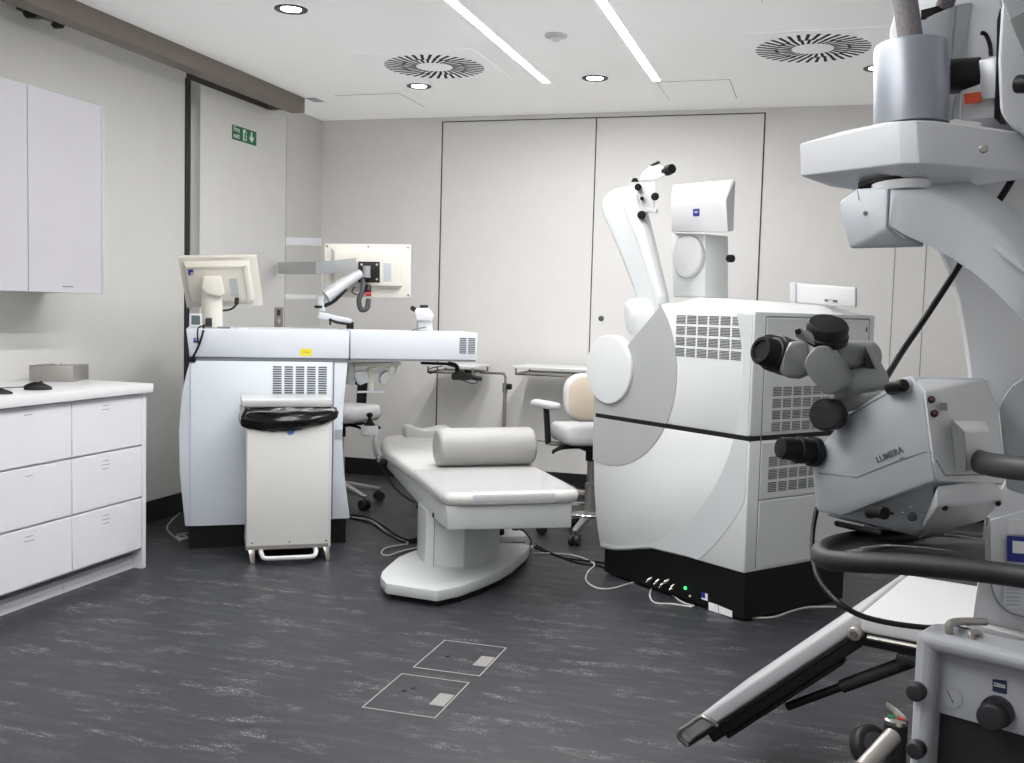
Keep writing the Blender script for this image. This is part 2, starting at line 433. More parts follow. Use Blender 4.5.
def swirl():
    t = thing('swirl_vent', '', 'ceiling vent', (0, 0, 0), group='square swirl air diffusers')
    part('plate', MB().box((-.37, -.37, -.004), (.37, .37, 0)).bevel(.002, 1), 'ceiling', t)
    mb = MB()
    for n, r0, r1, w, off, tw in ((36, .185, .300, .0095, 0, .30), (28, .112, .196, .0085, .07, .34)):
        for k in range(n):
            a = 2*PI*(k+off)/n
            rad = V3((math.cos(a), math.sin(a), 0)); tan = V3((-math.sin(a), math.cos(a), 0))
            dv = rad*math.cos(tw)+tan*math.sin(tw); nv = V3((-dv.y, dv.x, 0))
            p0 = rad*r0; p1 = p0+dv*((r1-r0)/math.cos(tw)); dz = V3((0, 0, -.0055))
            mb.prism([p0-nv*w*.8+dz, p1-nv*w+dz, p1+nv*w+dz, p0+nv*w*.8+dz], (0, 0, .003))
    part('slots', mb, 'slotd', t)
    return t
sv = swirl(); sv.location = (-2.31, 5.93, ZC); sv['label'] = 'square swirl air vent in the ceiling left of both LED strips'
dup(sv, (-.105, 5.90, ZC), 0, 'square swirl air vent in the ceiling beside the tall microscope column')
t = thing('smoke_detector', 'white round smoke detector on the ceiling between the LED strips', 'smoke detector', (*on(556, 36, z=ZC).xy, ZC-.03))
c = on(556, 35, z=ZC)
part('detector_base', MB().lathe(c, (0, 0, -1), [(.062, 0), (.06, .010), (.045, .014)]), 'white', t)
part('sensor_head', MB().lathe(c+V3((0, 0, -.012)), (0, 0, -1), [(.026, 0), (.026, .012), (.018, .02), (.002, .021)]), 'white', t)
for lb, pts in (('ceiling access panel left of the downlight under the swirl vent', ((335, 95.5), (425, 107))), ('ceiling access panel at the end of the right LED strip', ((657, 82), (737, 98))), ('ceiling access panel cut by the top edge, before the right vent', ((762, 2), (870, -28)))):
    a, b = on(*pts[0], z=ZC), on(*pts[1], z=ZC)
    x0, x1, y0, y1 = min(a.x, b.x), max(a.x, b.x), min(a.y, b.y), max(a.y, b.y)
    t = thing('access_panel', lb, 'ceiling panel', ((x0+x1)/2, (y0+y1)/2, ZC))
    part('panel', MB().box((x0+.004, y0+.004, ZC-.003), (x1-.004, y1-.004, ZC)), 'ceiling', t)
    mb = MB()
    w = .005
    part('edge_trim', mb.loft([[V3((x0, y0, ZC-.0015)), V3((x0, y0, ZC)), V3((x0+w, y0+w, ZC)), V3((x0+w, y0+w, ZC-.0015))], [V3((x1, y0, ZC-.0015)), V3((x1, y0, ZC)), V3((x1-w, y0+w, ZC)), V3((x1-w, y0+w, ZC-.0015))], [V3((x1, y1, ZC-.0015)), V3((x1, y1, ZC)), V3((x1-w, y1-w, ZC)), V3((x1-w, y1-w, ZC-.0015))], [V3((x0, y1, ZC-.0015)), V3((x0, y1, ZC)), V3((x0+w, y1-w, ZC)), V3((x0+w, y1-w, ZC-.0015))], [V3((x0, y0, ZC-.0015)), V3((x0, y0, ZC)), V3((x0+w, y0+w, ZC)), V3((x0+w, y0+w, ZC-.0015))]], cap=False), 'line', t)

# ------------------------------------------------------------------ floor hatches
for lb, (x0, x1, y0, y1) in (('metal edged floor hatch with steel pull plate, nearer of two', (-1.418, -1.154, 3.095, 3.438)), ('metal edged floor hatch with steel pull plate, farther of two nearer the bed', (-1.404, -1.14, 3.515, 3.855))):
    t = thing('floor_hatch', lb, 'floor hatch', ((x0+x1)/2, (y0+y1)/2, 0), group='floor hatches')
    w, h = .0030, .0020
    P = [(x0, y0), (x1, y0), (x1, y1), (x0, y1)]
    I = [(x0+w, y0+w), (x1-w, y0+w), (x1-w, y1-w), (x0+w, y1-w)]
    rings = []
    for k in (0, 1, 2, 3, 0):
        rings.append([V3((*P[k], .0002)), V3((*P[k], h)), V3((*I[k], h)), V3((*I[k], .0002))])
    part('edge_frame', MB().loft(rings, cap=False), 'hatchline', t)
    part('hatch_cover', MB().box((x0+w, y0+w, .0001), (x1-w, y1-w, .0008)), 'floor', t)
    part('pull_plate', MB().box((x1-.062, y0+.10, .0005), (x1-.008, y0+.21, .0024)), 'plate', t)
    if y0 < 3.3:
        for dx, dy in ((.075, .19), (.095, .225)): part('screw_cap', MB().lathe((x0+dx, y0+dy, .0006), (0, 0, 1), [(.011, 0), (.009, .0015), (.001, .0016)]), 'black', t)
    else:
        part('screw_cap', MB().lathe((x0+.08, y0+.16, .0006), (0, 0, 1), [(.009, 0), (.008, .0015), (.001, .0016)]), 'black', t)

# ================================================================== LEFT COUNTER
XF = -3.211                                       # drawer fronts
def drawer_unit(y0, y1, lb, end):
    t = thing('drawer_cabinet', lb, 'cabinet', ((XL+XF)/2, (y0+y1)/2, 0), group='white drawer cabinets')
    part('carcass', MB().box((XL+.005, y0+.001, .095), (XF-.02, y1-.001, .889)), 'cab', t)
    part('plinth', MB().box((XL+.03, y0+.001, 0), (-3.262, y1-.001, .066)), 'plinth', t)
    part('toe_recess', MB().box((XL+.03, y0+.001, .066), (-3.30, y1-.001, .095)), 'gap', t)
    for k, (z0, z1) in enumerate(((.108, .359), (.369, .621), (.631, .884))):
        dr = part('drawer', MB().box((XF-.02, y0+.0025, z0), (XF, y1-.0025, z1)).bevel(.0015, 1), 'cab', t)
        yc = y1 - (.272 if end else .265)
        for j in range((2 if end else 1) if k == 2 else (3 if end else (2 if k == 0 else 1))):
            wv = .045 if j % 2 == 0 else .06
            part('label_slot', MB().box((XF-.0005, yc-wv*.5, z1-.037-.019*j), (XF+.0008, yc+wv*.5, z1-.0345-.019*j)), 'gap', dr)
    if end: part('end_panel', MB().box((XL+.004, y1, 0), (XF+.001, y1+.031, .889)).bevel(.0015, 1), 'cab', t)
    return t
drawer_unit(3.845, 4.348, 'white three-drawer base cabinet with end panel, nearest the laser machine', True)
drawer_unit(2.75, 3.845, 'white three-drawer base cabinet cut by the left picture edge', False)
single('worktop', MB().box((XL+.001, 2.74, .890), (-3.185, 4.402, .934)).bevel(.003, 2), 'worktop', 'white worktop lying along both drawer cabinets', 'worktop')
def wall_unit(y0, y1, lb, end):
    t = thing('wall_cabinet', lb, 'cabinet', ((XL-3.5)/2, (y0+y1)/2, 1.374), group='white wall cabinets')
    part('carcass', MB().box((XL, y0+.001, 1.376), (-3.521, y1-.001, 2.312)), 'wallcab', t)
    dr = part('door', MB().box((-3.52, y0+.002, 1.374), (-3.50, y1-.002, 2.314)).bevel(.0015, 1), 'wallcab', t)
    part('finger_pull', MB().box((-3.5005, (y0+y1)/2-.03, 1.402), (-3.499, (y0+y1)/2+.045, 1.406)), 'slot', dr)
    if end: part('end_panel', MB().box((XL, y1, 1.374), (-3.50, y1+.018, 2.314)).bevel(.001, 1), 'wallcab', t)
wall_unit(3.908, 4.412, 'white flat-front wall cabinet above the counter, right one', True)
wall_unit(3.40, 3.908, 'white flat-front wall cabinet above the counter, left one', False)

# steel box, mice
Fb = Fr(on(29, 380.5, z=.9345).xy, (on(74, 381, z=.9345)-on(29, 380.5, z=.9345)).xy)
t = thing('steel_dispenser_box', 'low brushed steel box standing on the white worktop', 'box', Fb(.1, .05, .9345))
L = (on(74, 381, z=.9345)-on(29, 380.5, z=.9345)).length
bA, bB, bC = V3((-3.728, 4.161, .9345)), V3((-3.548, 4.259, .9345)), V3((-3.602, 4.44, .9345)); bD = bA+bC-bB; bM = (bA+bC)/2
part('box_body', MB().prism([bA, bB, bC, bD], (0, 0, .078)).bevel(.003), 'steel_matt', t)
part('opening', MB().hull([bM+V3((.055*math.cos(a), .035*math.sin(a), z)) for a in [k*PI/6 for k in range(12)] for z in (.0765, .0792)]), 'gap', t)
mb = MB()
for dx, dy in ((-.01, -.01), (.012, .0), (.03, .012)): mb.ball(bM+V3((dx, dy, .079)), .012, (1.3, .8, .8))
part('tissue', mb, 'white', t)
def mouse_mesh(c, dirv, l=.115, w=.062, h=.036):
    d_ = V3((*dirv, 0)).normalized(); n = V3((-d_.y, d_.x, 0))
    rings = []
    for k in range(9):
        tt = k/8; x = (tt-.5)*l
        prof = math.sin(PI*min(1, max(0.03, tt*.94+.03)))**.5
        hh = h*(.35+.65*math.sin(PI*(tt*.75+.2)))*(.5+.5*prof)
        rings.append([c+d_*x+n*(w/2*prof*math.cos(a))+V3((0, 0, max(0, hh*math.sin(a)))) for a in [j*PI/8 for j in range(9)]])
    return MB().loft(rings)
pm = on(34, 390, z=.936)
t = thing('computer_mouse', 'black computer mouse lying on the worktop in front of the steel box', 'mouse', pm)
part('mouse_body', mouse_mesh(pm+V3((-.005, .03, 0)), (.75, .65)), 'black', t)
part('scroll_wheel', MB().rcyl(pm+V3((-.018, .062, .028)), pm+V3((-.011, .056, .028)), .009), 'black_soft', t)
p1 = pm+V3((-.045, -.01, .012))
part('mouse_cable', MB().tube([p1, p1+V3((-.05, -.02, -.003)), p1+V3((-.12, -.05, -.0095)), p1+V3((-.15, -.16, -.0095)), p1+V3((-.1, -.3, -.0095))], .0022, 8), 'black', t)
pm2 = on(2, 394, z=.936)
t = thing('computer_mouse', 'black mouse half out of view at the left picture edge', 'mouse', pm2)
part('mouse_body', mouse_mesh(pm2+V3((-.02, .0, 0)), (.75, .65), .11, .06, .026), 'black', t)
part('mouse_cable', MB().tube([pm2+V3((-.06, -.03, .008)), pm2+V3((-.1, -.06, .002)), pm2+V3((-.2, -.2, .002))], .0022, 8), 'black', t)

# ================================================================== LEFT LASER MACHINE
M = Fr((-3.246, 4.794), (.84, .543))
t = MEL = thing('excimer_laser', 'white laser machine with long boom standing by the sliding door', 'laser machine', M(.42, .35, 0))
out = [(.005, 1.035), (-.036, .86), (-.052, .65), (-.046, .42), (-.017, .125), (.878, .14), (.842, .40), (.828, .60), (.832, .78), (.853, 1.035)]
part('cabinet', MB().prism(M.face(out, 0), M.e2*.70).bevel(.008), 'mel', t)
part('front_panel', MB().box((.009, -.012, .128), (.766, .002, 1.030), M).bevel(.003), 'melp', t)
part('side_trim', MB().box((.772, -.008, .15), (.777, .002, 1.028), M), 'gap', t)
part('plinth', MB().box((.004, .012, .0), (.856, .66, .15), M), 'black', t)
hd = [(-.016, 1.203), (.003, 1.052), (.857, 1.052), (.857, 1.2055)]
part('housing', MB().prism(M.face(hd, -.014), M.e2*.72).bevel(.006), 'mel', t)
part('shadow_gap', MB().box((.008, -.004, 1.03), (.854, .68, 1.054), M), 'gap', t)
bm_ = part('boom', MB().box((.863, -.014, 1.052), (1.598, .36, 1.210), M).bevel(.006), 'mel', t)
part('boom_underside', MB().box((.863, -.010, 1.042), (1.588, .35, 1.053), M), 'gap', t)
part('boom_grille', slots(MB(), M, 1.485, 1.588, 1.088, 1.182, 2, 1, 9, -.0145, .22, .0, .5), 'slot', bm_)
part('vent_grille', slots(MB(), M, .434, .742, .80, 1.008, 5, 1, 16, -.0125, .24, .0, .55), 'slot', t)
part('corner_cap', MB().box((-.004, -.02, 1.022), (.035, .03, 1.05), M).bevel(.003), 'black', t)
part('warning_sticker', MB().box((.586, -.0155, 1.065), (.650, -.0135, 1.103), M), 'yellow', t)
part('sticker_lines', MB().box((.600, -.0162, 1.083), (.636, -.0152, 1.087), M), 'gap', t)
part('logo_plate', MB().box((.022, -.0155, 1.128), (.050, -.0135, 1.152), M), 'blue', t)
part('lettering', text_mesh('ZEISS', .0085, basis(M(.036, -.0158, 1.143), M.e1, (0, 0, 1))), 'paper', t)
part('grey_patch', MB().box((.785, -.002, .595), (.826, .001, .65), M), 'tape', t)
part('roof_rail', MB().box((.25, .02, 1.203), (.30, .05, 1.212), M).bevel(.002), 'mel', t)
part('roof_tray', MB().box((.145, .10, 1.203), (.215, .16, 1.213), M).bevel(.002), 'gap', t)
part('side_cable', MB().tube([M.px(204, 325, .06), M.px(203, 332, -.01)+M.e2*-.01, M.px(199, 345, -.03), M.px(193, 357, -.03), M.px(190, 360, -.02)], .006, 8), 'black', t)
part('side_cable', MB().tube([M.px(205, 326, .08), M.px(199, 327, -.01), M.px(197.5, 334, -.03), M.px(198.5, 344, -.03)], .004, 8), 'black', t)
# boom-top binocular (white)
b0 = M.px(426, 332, .2)
part('binocular_post', MB().prism([M.px(u, v, .17) for u, v in ((418, 334), (433, 334), (432.5, 321), (419, 321))], M.e2*.09).bevel(.008), 'white', t)
bh = part('binocular_head', MB().hull([M.px(u, v, q) for q in (.14, .28) for u, v in ((414, 312), (416, 308), (429, 308), (434, 315), (432, 321), (416, 320.5))]).bevel(.012, 3), 'white', t)
part('binocular_cap', MB().cyl(M.px(424, 309, .2), M.px(424, 305, .2), .024), 'black_soft', bh)
part('eyepiece', MB().cyl(M.px(416, 310.5, .17), M.px(412, 308, .15), .014), 'black_soft', bh)
part('lever', MB().beam(M.px(412, 330, .13), M.px(426, 327, .14), .008, .008), 'gap', t)
# clutter under the boom: lamp arms
part('lamp_bracket', MB().beam(M.px(349, 365, .1), M.px(400, 363.5, .1), .05, .022).bevel(.004), 'creamd', t)
part('lamp_stem', MB().prism([M.px(u, v, .12) for u, v in ((368, 363), (374.5, 363), (373.5, 393), (368.5, 393))], M.e2*.04).bevel(.003), 'cream', t)
for qd in (((354, 372), (368, 371), (369, 382), (360, 385.5), (354, 378)), ((381, 376), (388, 371), (392, 375), (384, 385), (380.5, 383))):
    part('lamp_head', MB().prism([M.px(u, v, .08) for u, v in qd], M.e2*.08).bevel(.006), 'silver', t)
part('lamp_arm', MB().tube([M.px(372, 369, .1), M.px(381, 366, .09), M.px(388, 369, .09), M.px(389, 374, .1)], .008, 8), 'cream', t)
part('lamp_arm', MB().tube([M.px(391, 364, .1), M.px(396, 369, .09), M.px(394, 374, .09), M.px(397, 366, .1)], .006, 8), 'creamd', t)
part('lamp_foot', MB().beam(M.px(357, 392, .12), M.px(384, 391.5, .12), .03, .010), 'silver', t)
part('cable_bundle', MB().tube([M.px(350, 363, .05), M.px(351, 372, .05), M.px(349, 384, .06)], .022, 10), 'scoped', t)
# black side binocular under the boom
bb = part('scope_rail', MB().beam(M.px(421, 363, .15), M.px(452, 364, .15), .04, .016).bevel(.003), 'black', t)
part('scope_arm', MB().tube([M.px(448, 363.5, .15), M.px(456, 366, .15), M.px(457.5, 373, .15)], .014, 10), 'black', t)
part('scope_body', MB().hull([M.px(u, v, q) for q in (.11, .2) for u, v in ((451, 375), (455, 371), (472, 373.5), (474, 378), (468, 380.5), (452, 380))]).bevel(.008), 'black_soft', t)
part('scope_turret', MB().cyl(M.px(467, 376, .15), M.px(468.5, 370, .15), .022), 'black', t)
part('scope_eyepiece', MB().cyl(M.px(471, 377, .13), M.px(482, 379, .11), .016, .013), 'black', t)
part('scope_cable', MB().tube([M.px(443, 366, .15), M.px(432, 368, .13), M.px(428, 371, .13), M.px(431, 373.5, .13), M.px(439, 369.5, .14)], .003, 6), 'black', t)
part('scope_cable', MB().tube([M.px(462, 380, .12), M.px(472, 383.5, .11), M.px(477, 382.5, .11), M.px(477, 380, .11)], .003, 6), 'black', t)

# left monitor, seen from behind
Q = [M.px(178, 257, .24), M.px(257, 256, .24), M.px(263.5, 306, .36), M.px(187, 308.5, .36)]
n = qn(Q)
t = thing('monitor', 'cream monitor seen from behind on a thick neck, on the laser machine by the door', 'monitor', M(.11, .33, 1.206))
part('bezel', MB().prism(Q, -n*.035).bevel(.006), 'cream', t)
R1, R2 = sub(Q, .045, .07, .90, .86), sub(Q, .075, .13, .84, .82)
cs = part('rear_casing', MB().loft([[p+n*.0 for p in R1], [p+n*.045 for p in R2]]).bevel(.006), 'creamd', t)
part('casing_ridge', MB().prism(shift(sub(Q, .08, .12, .85, .165), n*.03), n*.022).bevel(.004), 'cream', t)
part('casing_ridge', MB().prism(shift(sub(Q, .80, .12, .86, .80), n*.03), n*.022).bevel(.004), 'cream', t)
part('logo_plate', MB().prism(shift(sub(Q, .10, .19, .165, .295), n*.046), n*.002), 'blue', t)
part('logo_plate', MB().prism(shift(sub(Q, .125, .235, .165, .295), n*.048), n*.001), 'tape', t)
part('rating_label', MB().prism(shift(sub(Q, .60, .38, .70, .72), n*.046), n*.001), 'tape', t)
part('screen', MB().prism(shift(sub(Q, .05, .06, .95, .92), -n*.0355), -n*.001), 'screen', t)
mb = MB()
for k in range(30): mb.prism(shift(sub(Q, .28+.018*k, .022, .288+.018*k, .055), n*.0), n*.0015)
part('vent_row', mb, 'creamd', t)
mb = MB()
for k in range(34): mb.prism(shift(sub(Q, .30+.017*k, .90, .308+.017*k, .95), n*.0), n*.0015)
part('vent_row', mb, 'creamd', t)
nt_ = M.px(212, 288, .23); nb = V3((nt_.x, nt_.y, 1.2066))
part('neck', MB().tube([nb, (nb+nt_)/2, nt_], .062, 24, 3, radii=(.060, .056)), 'cream', t)
hb = [M.px(u, v, .14) for u, v in ((201, 288), (203, 276), (221, 275.5), (225, 294), (220, 297), (206, 294))]
part('swivel_block', MB().prism(hb, M.e2*.14).bevel(.01, 3), 'cream', t)
part('neck_box', MB().prism([M.px(u, v, .155) for u, v in ((205, 326.5), (212, 326.5), (212, 318), (205.5, 318))], M.e2*.03).bevel(.003), 'black_soft', t)
part('monitor_cable', MB().tube([M.px(237, 300, .27), M.px(236, 305, .25), M.px(230, 309.5, .25), M.px(218, 311, .26)], .006, 8), 'black', t)
part('plug', MB().cyl(M.px(237, 298, .27), M.px(236.5, 304, .26), .012), 'black', t)
# thermometer
t = thing('digital_thermometer', 'small white digital thermometer standing on the laser machine beside the monitor neck', 'thermometer', M(.03, .14, 1.205))
part('case', MB().box((-.003, .12, 1.2055), (.066, .145, 1.282), M).bevel(.006, 3), 'white', t)
part('display', MB().box((.009, .1185, 1.222), (.054, .121, 1.272), M), 'screen', t)
part('digits', MB().box((.018, .1178, 1.238), (.044, .1187, 1.243), M), 'slot', t)

# right monitor on its arm
Q = [M.px(324.5, 243.5, .62), M.px(411, 244.5, .62), M.px(411, 298, .62), M.px(325, 297, .62)]
n = qn(Q)
t = thing('monitor', 'cream flat monitor seen from behind, held on the jointed grey arm', 'monitor', M(1.04, .62, 1.4))
part('bezel', MB().prism(Q, -n*.03).bevel(.005), 'cream', t)
cs = part('rear_casing', MB().loft([sub(Q, .075, .06, .89, .80), shift(sub(Q, .10, .15, .875, .78), n*.05)]).bevel(.006), 'cream', t)
part('rating_label', MB().prism(shift(sub(Q, .66, .36, .75, .70), n*.05), n*.0015), 'tape', t)
part('rating_label', MB().prism(shift(sub(Q, .80, .42, .84, .47), n*.05), n*.0015), 'creamd', t)
mb = MB()
for k in range(30): mb.prism(sub(Q, .22+.02*k, .86, .23+.02*k, .91), n*.0015)
part('vent_row', mb, 'creamd', t)
for a, b in ((.03, .05), (.5, .05), (.965, .06), (.965, .95)): part('screw', MB().cyl(bil(Q, a, b), bil(Q, a, b)+n*.003, .006), 'slot', t)
part('screen', MB().prism(shift(sub(Q, .05, .06, .95, .92), -n*.0305), -n*.001), 'screen', t)
vp = part('mounting_plate', MB().prism(shift(sub(Q, .37, .335, .615, .72), n*.052), n*.012).bevel(.002), 'black', t)
for a, b in ((.405, .39), (.58, .39), (.405, .66), (.58, .66)): part('bolt', MB().cyl(bil(Q, a, b)+n*.064, bil(Q, a, b)+n*.068, .007), 'alu', vp)
part('monitor_cable', MB().tube([bil(Q, .33, .80)+n*.03, bil(Q, .30, .90)+n*.04, bil(Q, .36, .95)+n*.04, bil(Q, .42, .90)+n*.03], .004, 8), 'black', t)
t = thing('monitor_mount', 'jointed silver-grey monitor arm rising from the laser machine', 'monitor arm', M.px(350, 329, .45))
part('upper_arm', MB().tube([M.px(361, 273, .52), M.px(345, 283, .5), M.px(326, 296.5, .48)], .034, 14, 3, radii=(.026, .044)), 'silver', t)
part('wrist_joint', MB().cyl(M.px(366.5, 266, .522), M.px(366.5, 277.5, .522), .024), 'alu', t)
part('elbow_joint', MB().cyl(M.px(320.5, 296, .48), M.px(321, 311, .48), .027), 'silver', t)
part('elbow_collar', MB().cyl(M.px(319.5, 305.5, .48), M.px(319.5, 308, .48), .030), 'black', t)
part('lower_arm', MB().beam(M.px(318, 315, .46), M.px(352, 321.5, .45), .06, .044, w1=.05, h1=.030).bevel(.010, 3), 'silver', t)
part('base_joint', MB().cyl(M.px(350, 329, .45), M.px(350, 322, .45), .022), 'black', t)
part('cable_clip', MB().tube([M.px(329, 319, .43), M.px(337, 322.5, .43), M.px(349, 324, .43)], .008, 8), 'black', t)
part('cable_clip', MB().beam(M.px(330, 320, .43), M.px(330.5, 325, .43), .012, .012), 'black', t)
part('arm_underside', MB().tube([M.px(324, 306, .47), M.px(334, 301, .47), M.px(346, 289, .49)], .012, 8), 'black', t)
part('hose', MB().tube([M.px(363, 279, .53), M.px(362.5, 290, .5), M.px(359, 300, .49), M.px(361, 309.5, .49), M.px(367, 308, .49), M.px(368.5, 299, .5)], .016, 10), 'hose', t)
part('hose_clip', MB().cyl(M.px(365.5, 294, .5), M.px(371, 294, .5), .014), 'red', t)
part('hose_mount', MB().cyl(M.px(368, 286, .53), M.px(368, 292, .51), .020), 'black', t)
# translucent grey strip from the door to the monitor plate
a = on(277.5, 268, x=-3.835); pts = [a, a*.5+M.px(316, 268, .52)*.5, M.px(316, 268, .52), M.px(336, 266.5, .50), M.px(356, 264, .51)]
rings = [[p+V3((0, 0, -h)), p+V3((0, 0, h)), p+V3((0, .002, h)), p+V3((0, .002, -h))] for p, h in zip(pts, (.042, .042, .038, .038, .038))]
single('plastic_strip', MB().loft(rings), 'filmg', 'see-through grey plastic strip running from the sliding door to the black monitor plate', 'strip')

# ================================================================== WASTE BIN
B = Fr((-2.779, 4.633), (.84, .543))
t = thing('waste_bin', 'off-white pedal bin with steel lid in front of the laser machine', 'bin', B(.2, .1, 0))
part('bin_body', MB().box((-.010, .015, .088), (.418, .30, .82), B).bevel(.006), 'bin', t)
part('bin_frame', MB().box((.411, .008, .075), (.423, .305, .82), B).bevel(.002), 'bin', t)
part('bin_lid', MB().prism([B(-.038, -.005, .818), B(-.038, -.005, .856), B(-.038, .30, .858), B(-.038, .30, .818)], B.e1*.455).bevel(.004), 'binlid', t)
part('bottom_rail', MB().box((-.012, .010, .070), (.424, .30, .090), B), 'steel_matt', t)
for s0 in (.0, .385):
    part('foot', MB().hull([B(s0+a, b, c) for a, b, c in ((0, .01, .072), (.034, .01, .072), (.012 if s0 < .1 else .016, -.012, 0), (.034 if s0 < .1 else .036, -.012, 0), (0, .06, .072), (.034, .06, .072), (.012, .04, 0), (.034, .04, 0))]).bevel(.002), 'steel', t)
part('pedal', MB().tube([B(.065, .05, .062), B(.065, -.02, .058), B(.075, -.045, .042), B(.10, -.05, .037), B(.20, -.05, .036), B(.31, -.05, .037), B(.335, -.045, .042), B(.345, -.02, .058), B(.345, .05, .062)], .012, 12, 3), 'white', t)
for s0 in (.02, .21, .40): part('screw', MB().cyl(B(s0, .015, .105), B(s0, .012, .105), .005), 'gap', t)
# black bag folded over the rim
loop = []
nseg = 44
rings = []
prm = [(-.010, .010), (.05, .010), (.12, .010), (.2, .010), (.28, .010), (.36, .010), (.418, .010), (.425, .06), (.425, .15), (.425, .24), (.418, .305), (.3, .308), (.15, .308), (.0, .308), (-.016, .24), (-.016, .15), (-.016, .06)]
low = [.705, .695, .688, .692, .705, .722, .745, .76, .76, .755, .75, .74, .74, .74, .72, .71, .705]
random.seed(11)
for lev in range(6):
    f = lev/5; ring = []
    for k, (a, b) in enumerate(prm):
        ca, cb = a-.204, b-.158; L_ = math.hypot(ca, cb)
        bul = (.008, .022, .030, .034, .030, .008)[lev]+random.uniform(-.006, .008)*(1 if 0 < lev < 5 else 0)
        z = .815*(1-f)+low[k]*f+random.uniform(-.006, .006)*(1 if 0 < lev < 5 else 0)
        ring.append(B(a+ca/L_*bul, b+cb/L_*bul, z))
    rings.append(ring)
mb = MB().loft(rings, cap=False)
bmesh.ops.subdivide_edges(mb.bm, edges=mb.bm.edges[:], cuts=2, smooth=1.0, use_grid_fill=True)
for v in mb.bm.verts: v.co += V3((random.uniform(-1, 1), random.uniform(-1, 1), random.uniform(-1, 1)))*.0018
single('bin_bag', mb, 'black_gloss', 'shiny black bag folded over the rim of the off-white bin', 'bin bag', sharp=80)
single('blue_sticker', MB().prism([B(a, .0135, c) for a, c in ((.18, .70), (.235, .70), (.222, .672), (.20, .668))], B.e2*.002), 'lblue', 'blue label scrap showing under the bag on the bin front', 'label')

# ================================================================== TREATMENT BED
D = Fr((-1.62, 4.40), (.84, .543))
t = BED = thing('treatment_bed', 'white treatment bed on a boat-shaped pedestal in the middle of the room', 'bed', D(.2, .45, 0))
base = [(-.262, .168), (-.256, .042), (-.052, -.125), (.067, -.071), (.20, .045), (.326, .174), (.42, .295), (.504, .43), (.58, .55), (.632, .67), (.60, .72), (.45, .76), (.25, .78), (.10, .76), (-.024, .64), (-.114, .53), (-.194, .366), (-.24, .26)]
part('pedestal', MB().prism(D.plan(base, .028), (0, 0, .05)).bevel(.006), 'bed', t, sharp=30)
ins = [(.19+(a-.19)*.95, .33+(b-.33)*.95) for a, b in base]
part('pedestal_foot', MB().prism(D.plan(ins, .0), (0, 0, .029)), 'black', t)
colp = [(-.012, .356), (.024, .308), (.161, .246), (.30, .33), (.40, .46), (.44, .62), (.36, .72), (.10, .72), (-.012, .56)]
part('column', MB().prism(D.plan(colp, .076), (0, 0, .272)).bevel(.003, 1), 'bed', t, sharp=18)
part('column_seam', MB().box((.0215, .305, .078), (.0235, .32, .335), Fr(D(0, 0, 0).xy, D.e1.xy)), 'gap', t)
dk = MB().hull([D(a, b, c) for a, b, c in ((-.002, -.085, .345), (.595, -.085, .335), (-.002, -.085, .455), (.595, -.085, .455), (-.002, .6, .335), (.6, .6, .335), (0, 1.62, .362), (.6, 1.62, .362), (0, 1.62, .425), (.6, 1.62, .425), (.06, 1.9, .385), (.54, 1.9, .385), (.06, 1.9, .42), (.54, 1.9, .42))])
part('deck', dk.bevel(.006), 'bed', t)
def mat_out(e):
    L_ = [(.05, -.105), (.0, -.09), (-.025, -.03), (-.032, .15), (-.035, .5), (-.045, .9), (-.05, 1.25), (-.045, 1.5), (-.02, 1.77), (.04, 2.0), (.12, 2.07), (.2, 2.09)]
    R_ = [(.62-a, b) for a, b in L_[::-1]]
    o_ = [(a, b) for a, b in L_+R_]
    return [(.31+(a-.31)*(1-e/.33), .95+(b-.95)*(1-e/1.05)) for a, b in o_]
def mz(b, top): return (.512 if top else (.452 if b < .5 else .452-(b-.5)*.018))
rings = []
for e, k in ((.018, 0), (.004, .15), (.0, .5), (.004, .8), (.014, .95), (.03, 1.0)):
    rings.append([D(a, b, mz(b, 0)+(mz(b, 1)-mz(b, 0))*k) for a, b in mat_out(e)])
part('mattress', MB().loft(rings), 'vinylc', t, sharp=75)
cv = []
for a, dz in ((-.033, -.03), (-.036, -.012), (-.020, .0005), (.02, .0020), (.31, .0022), (.60, .0020), (.64, .0005), (.656, -.012), (.653, -.03)):
    cv.append([D(a+(.0 if b > 0 else 0), b, .512+dz) for b in (-.06, .02, .25, .62)])
    # each ring is one lengthwise strip of the sheet
mb = MB()
rows = [mb._add(r) for r in cv]
for i in range(len(rows)-1):
    for k in range(3): mb.bm.faces.new((rows[i][k], rows[i][k+1], rows[i+1][k+1], rows[i+1][k]))
bmesh.ops.solidify(mb.bm, geom=mb.bm.faces[:], thickness=-.0015)
part('plastic_cover', mb, 'cover', t, sharp=60, label='clear plastic sheet over the foot end')
part('front_band', MB().box((.11, -.1072, .462), (.50, -.1035, .507), D), 'cover', t)
# headrest: a wavy cushion
hr = [(.165, .51), (.165, .562), (.18, .580), (.21, .582), (.25, .566), (.30, .556), (.36, .564), (.42, .580), (.46, .574), (.485, .545), (.49, .51)]
part('headrest', MB().prism(D.face(hr, 1.90), D.e2*.15).bevel(.005, 2), 'vinylc', t)
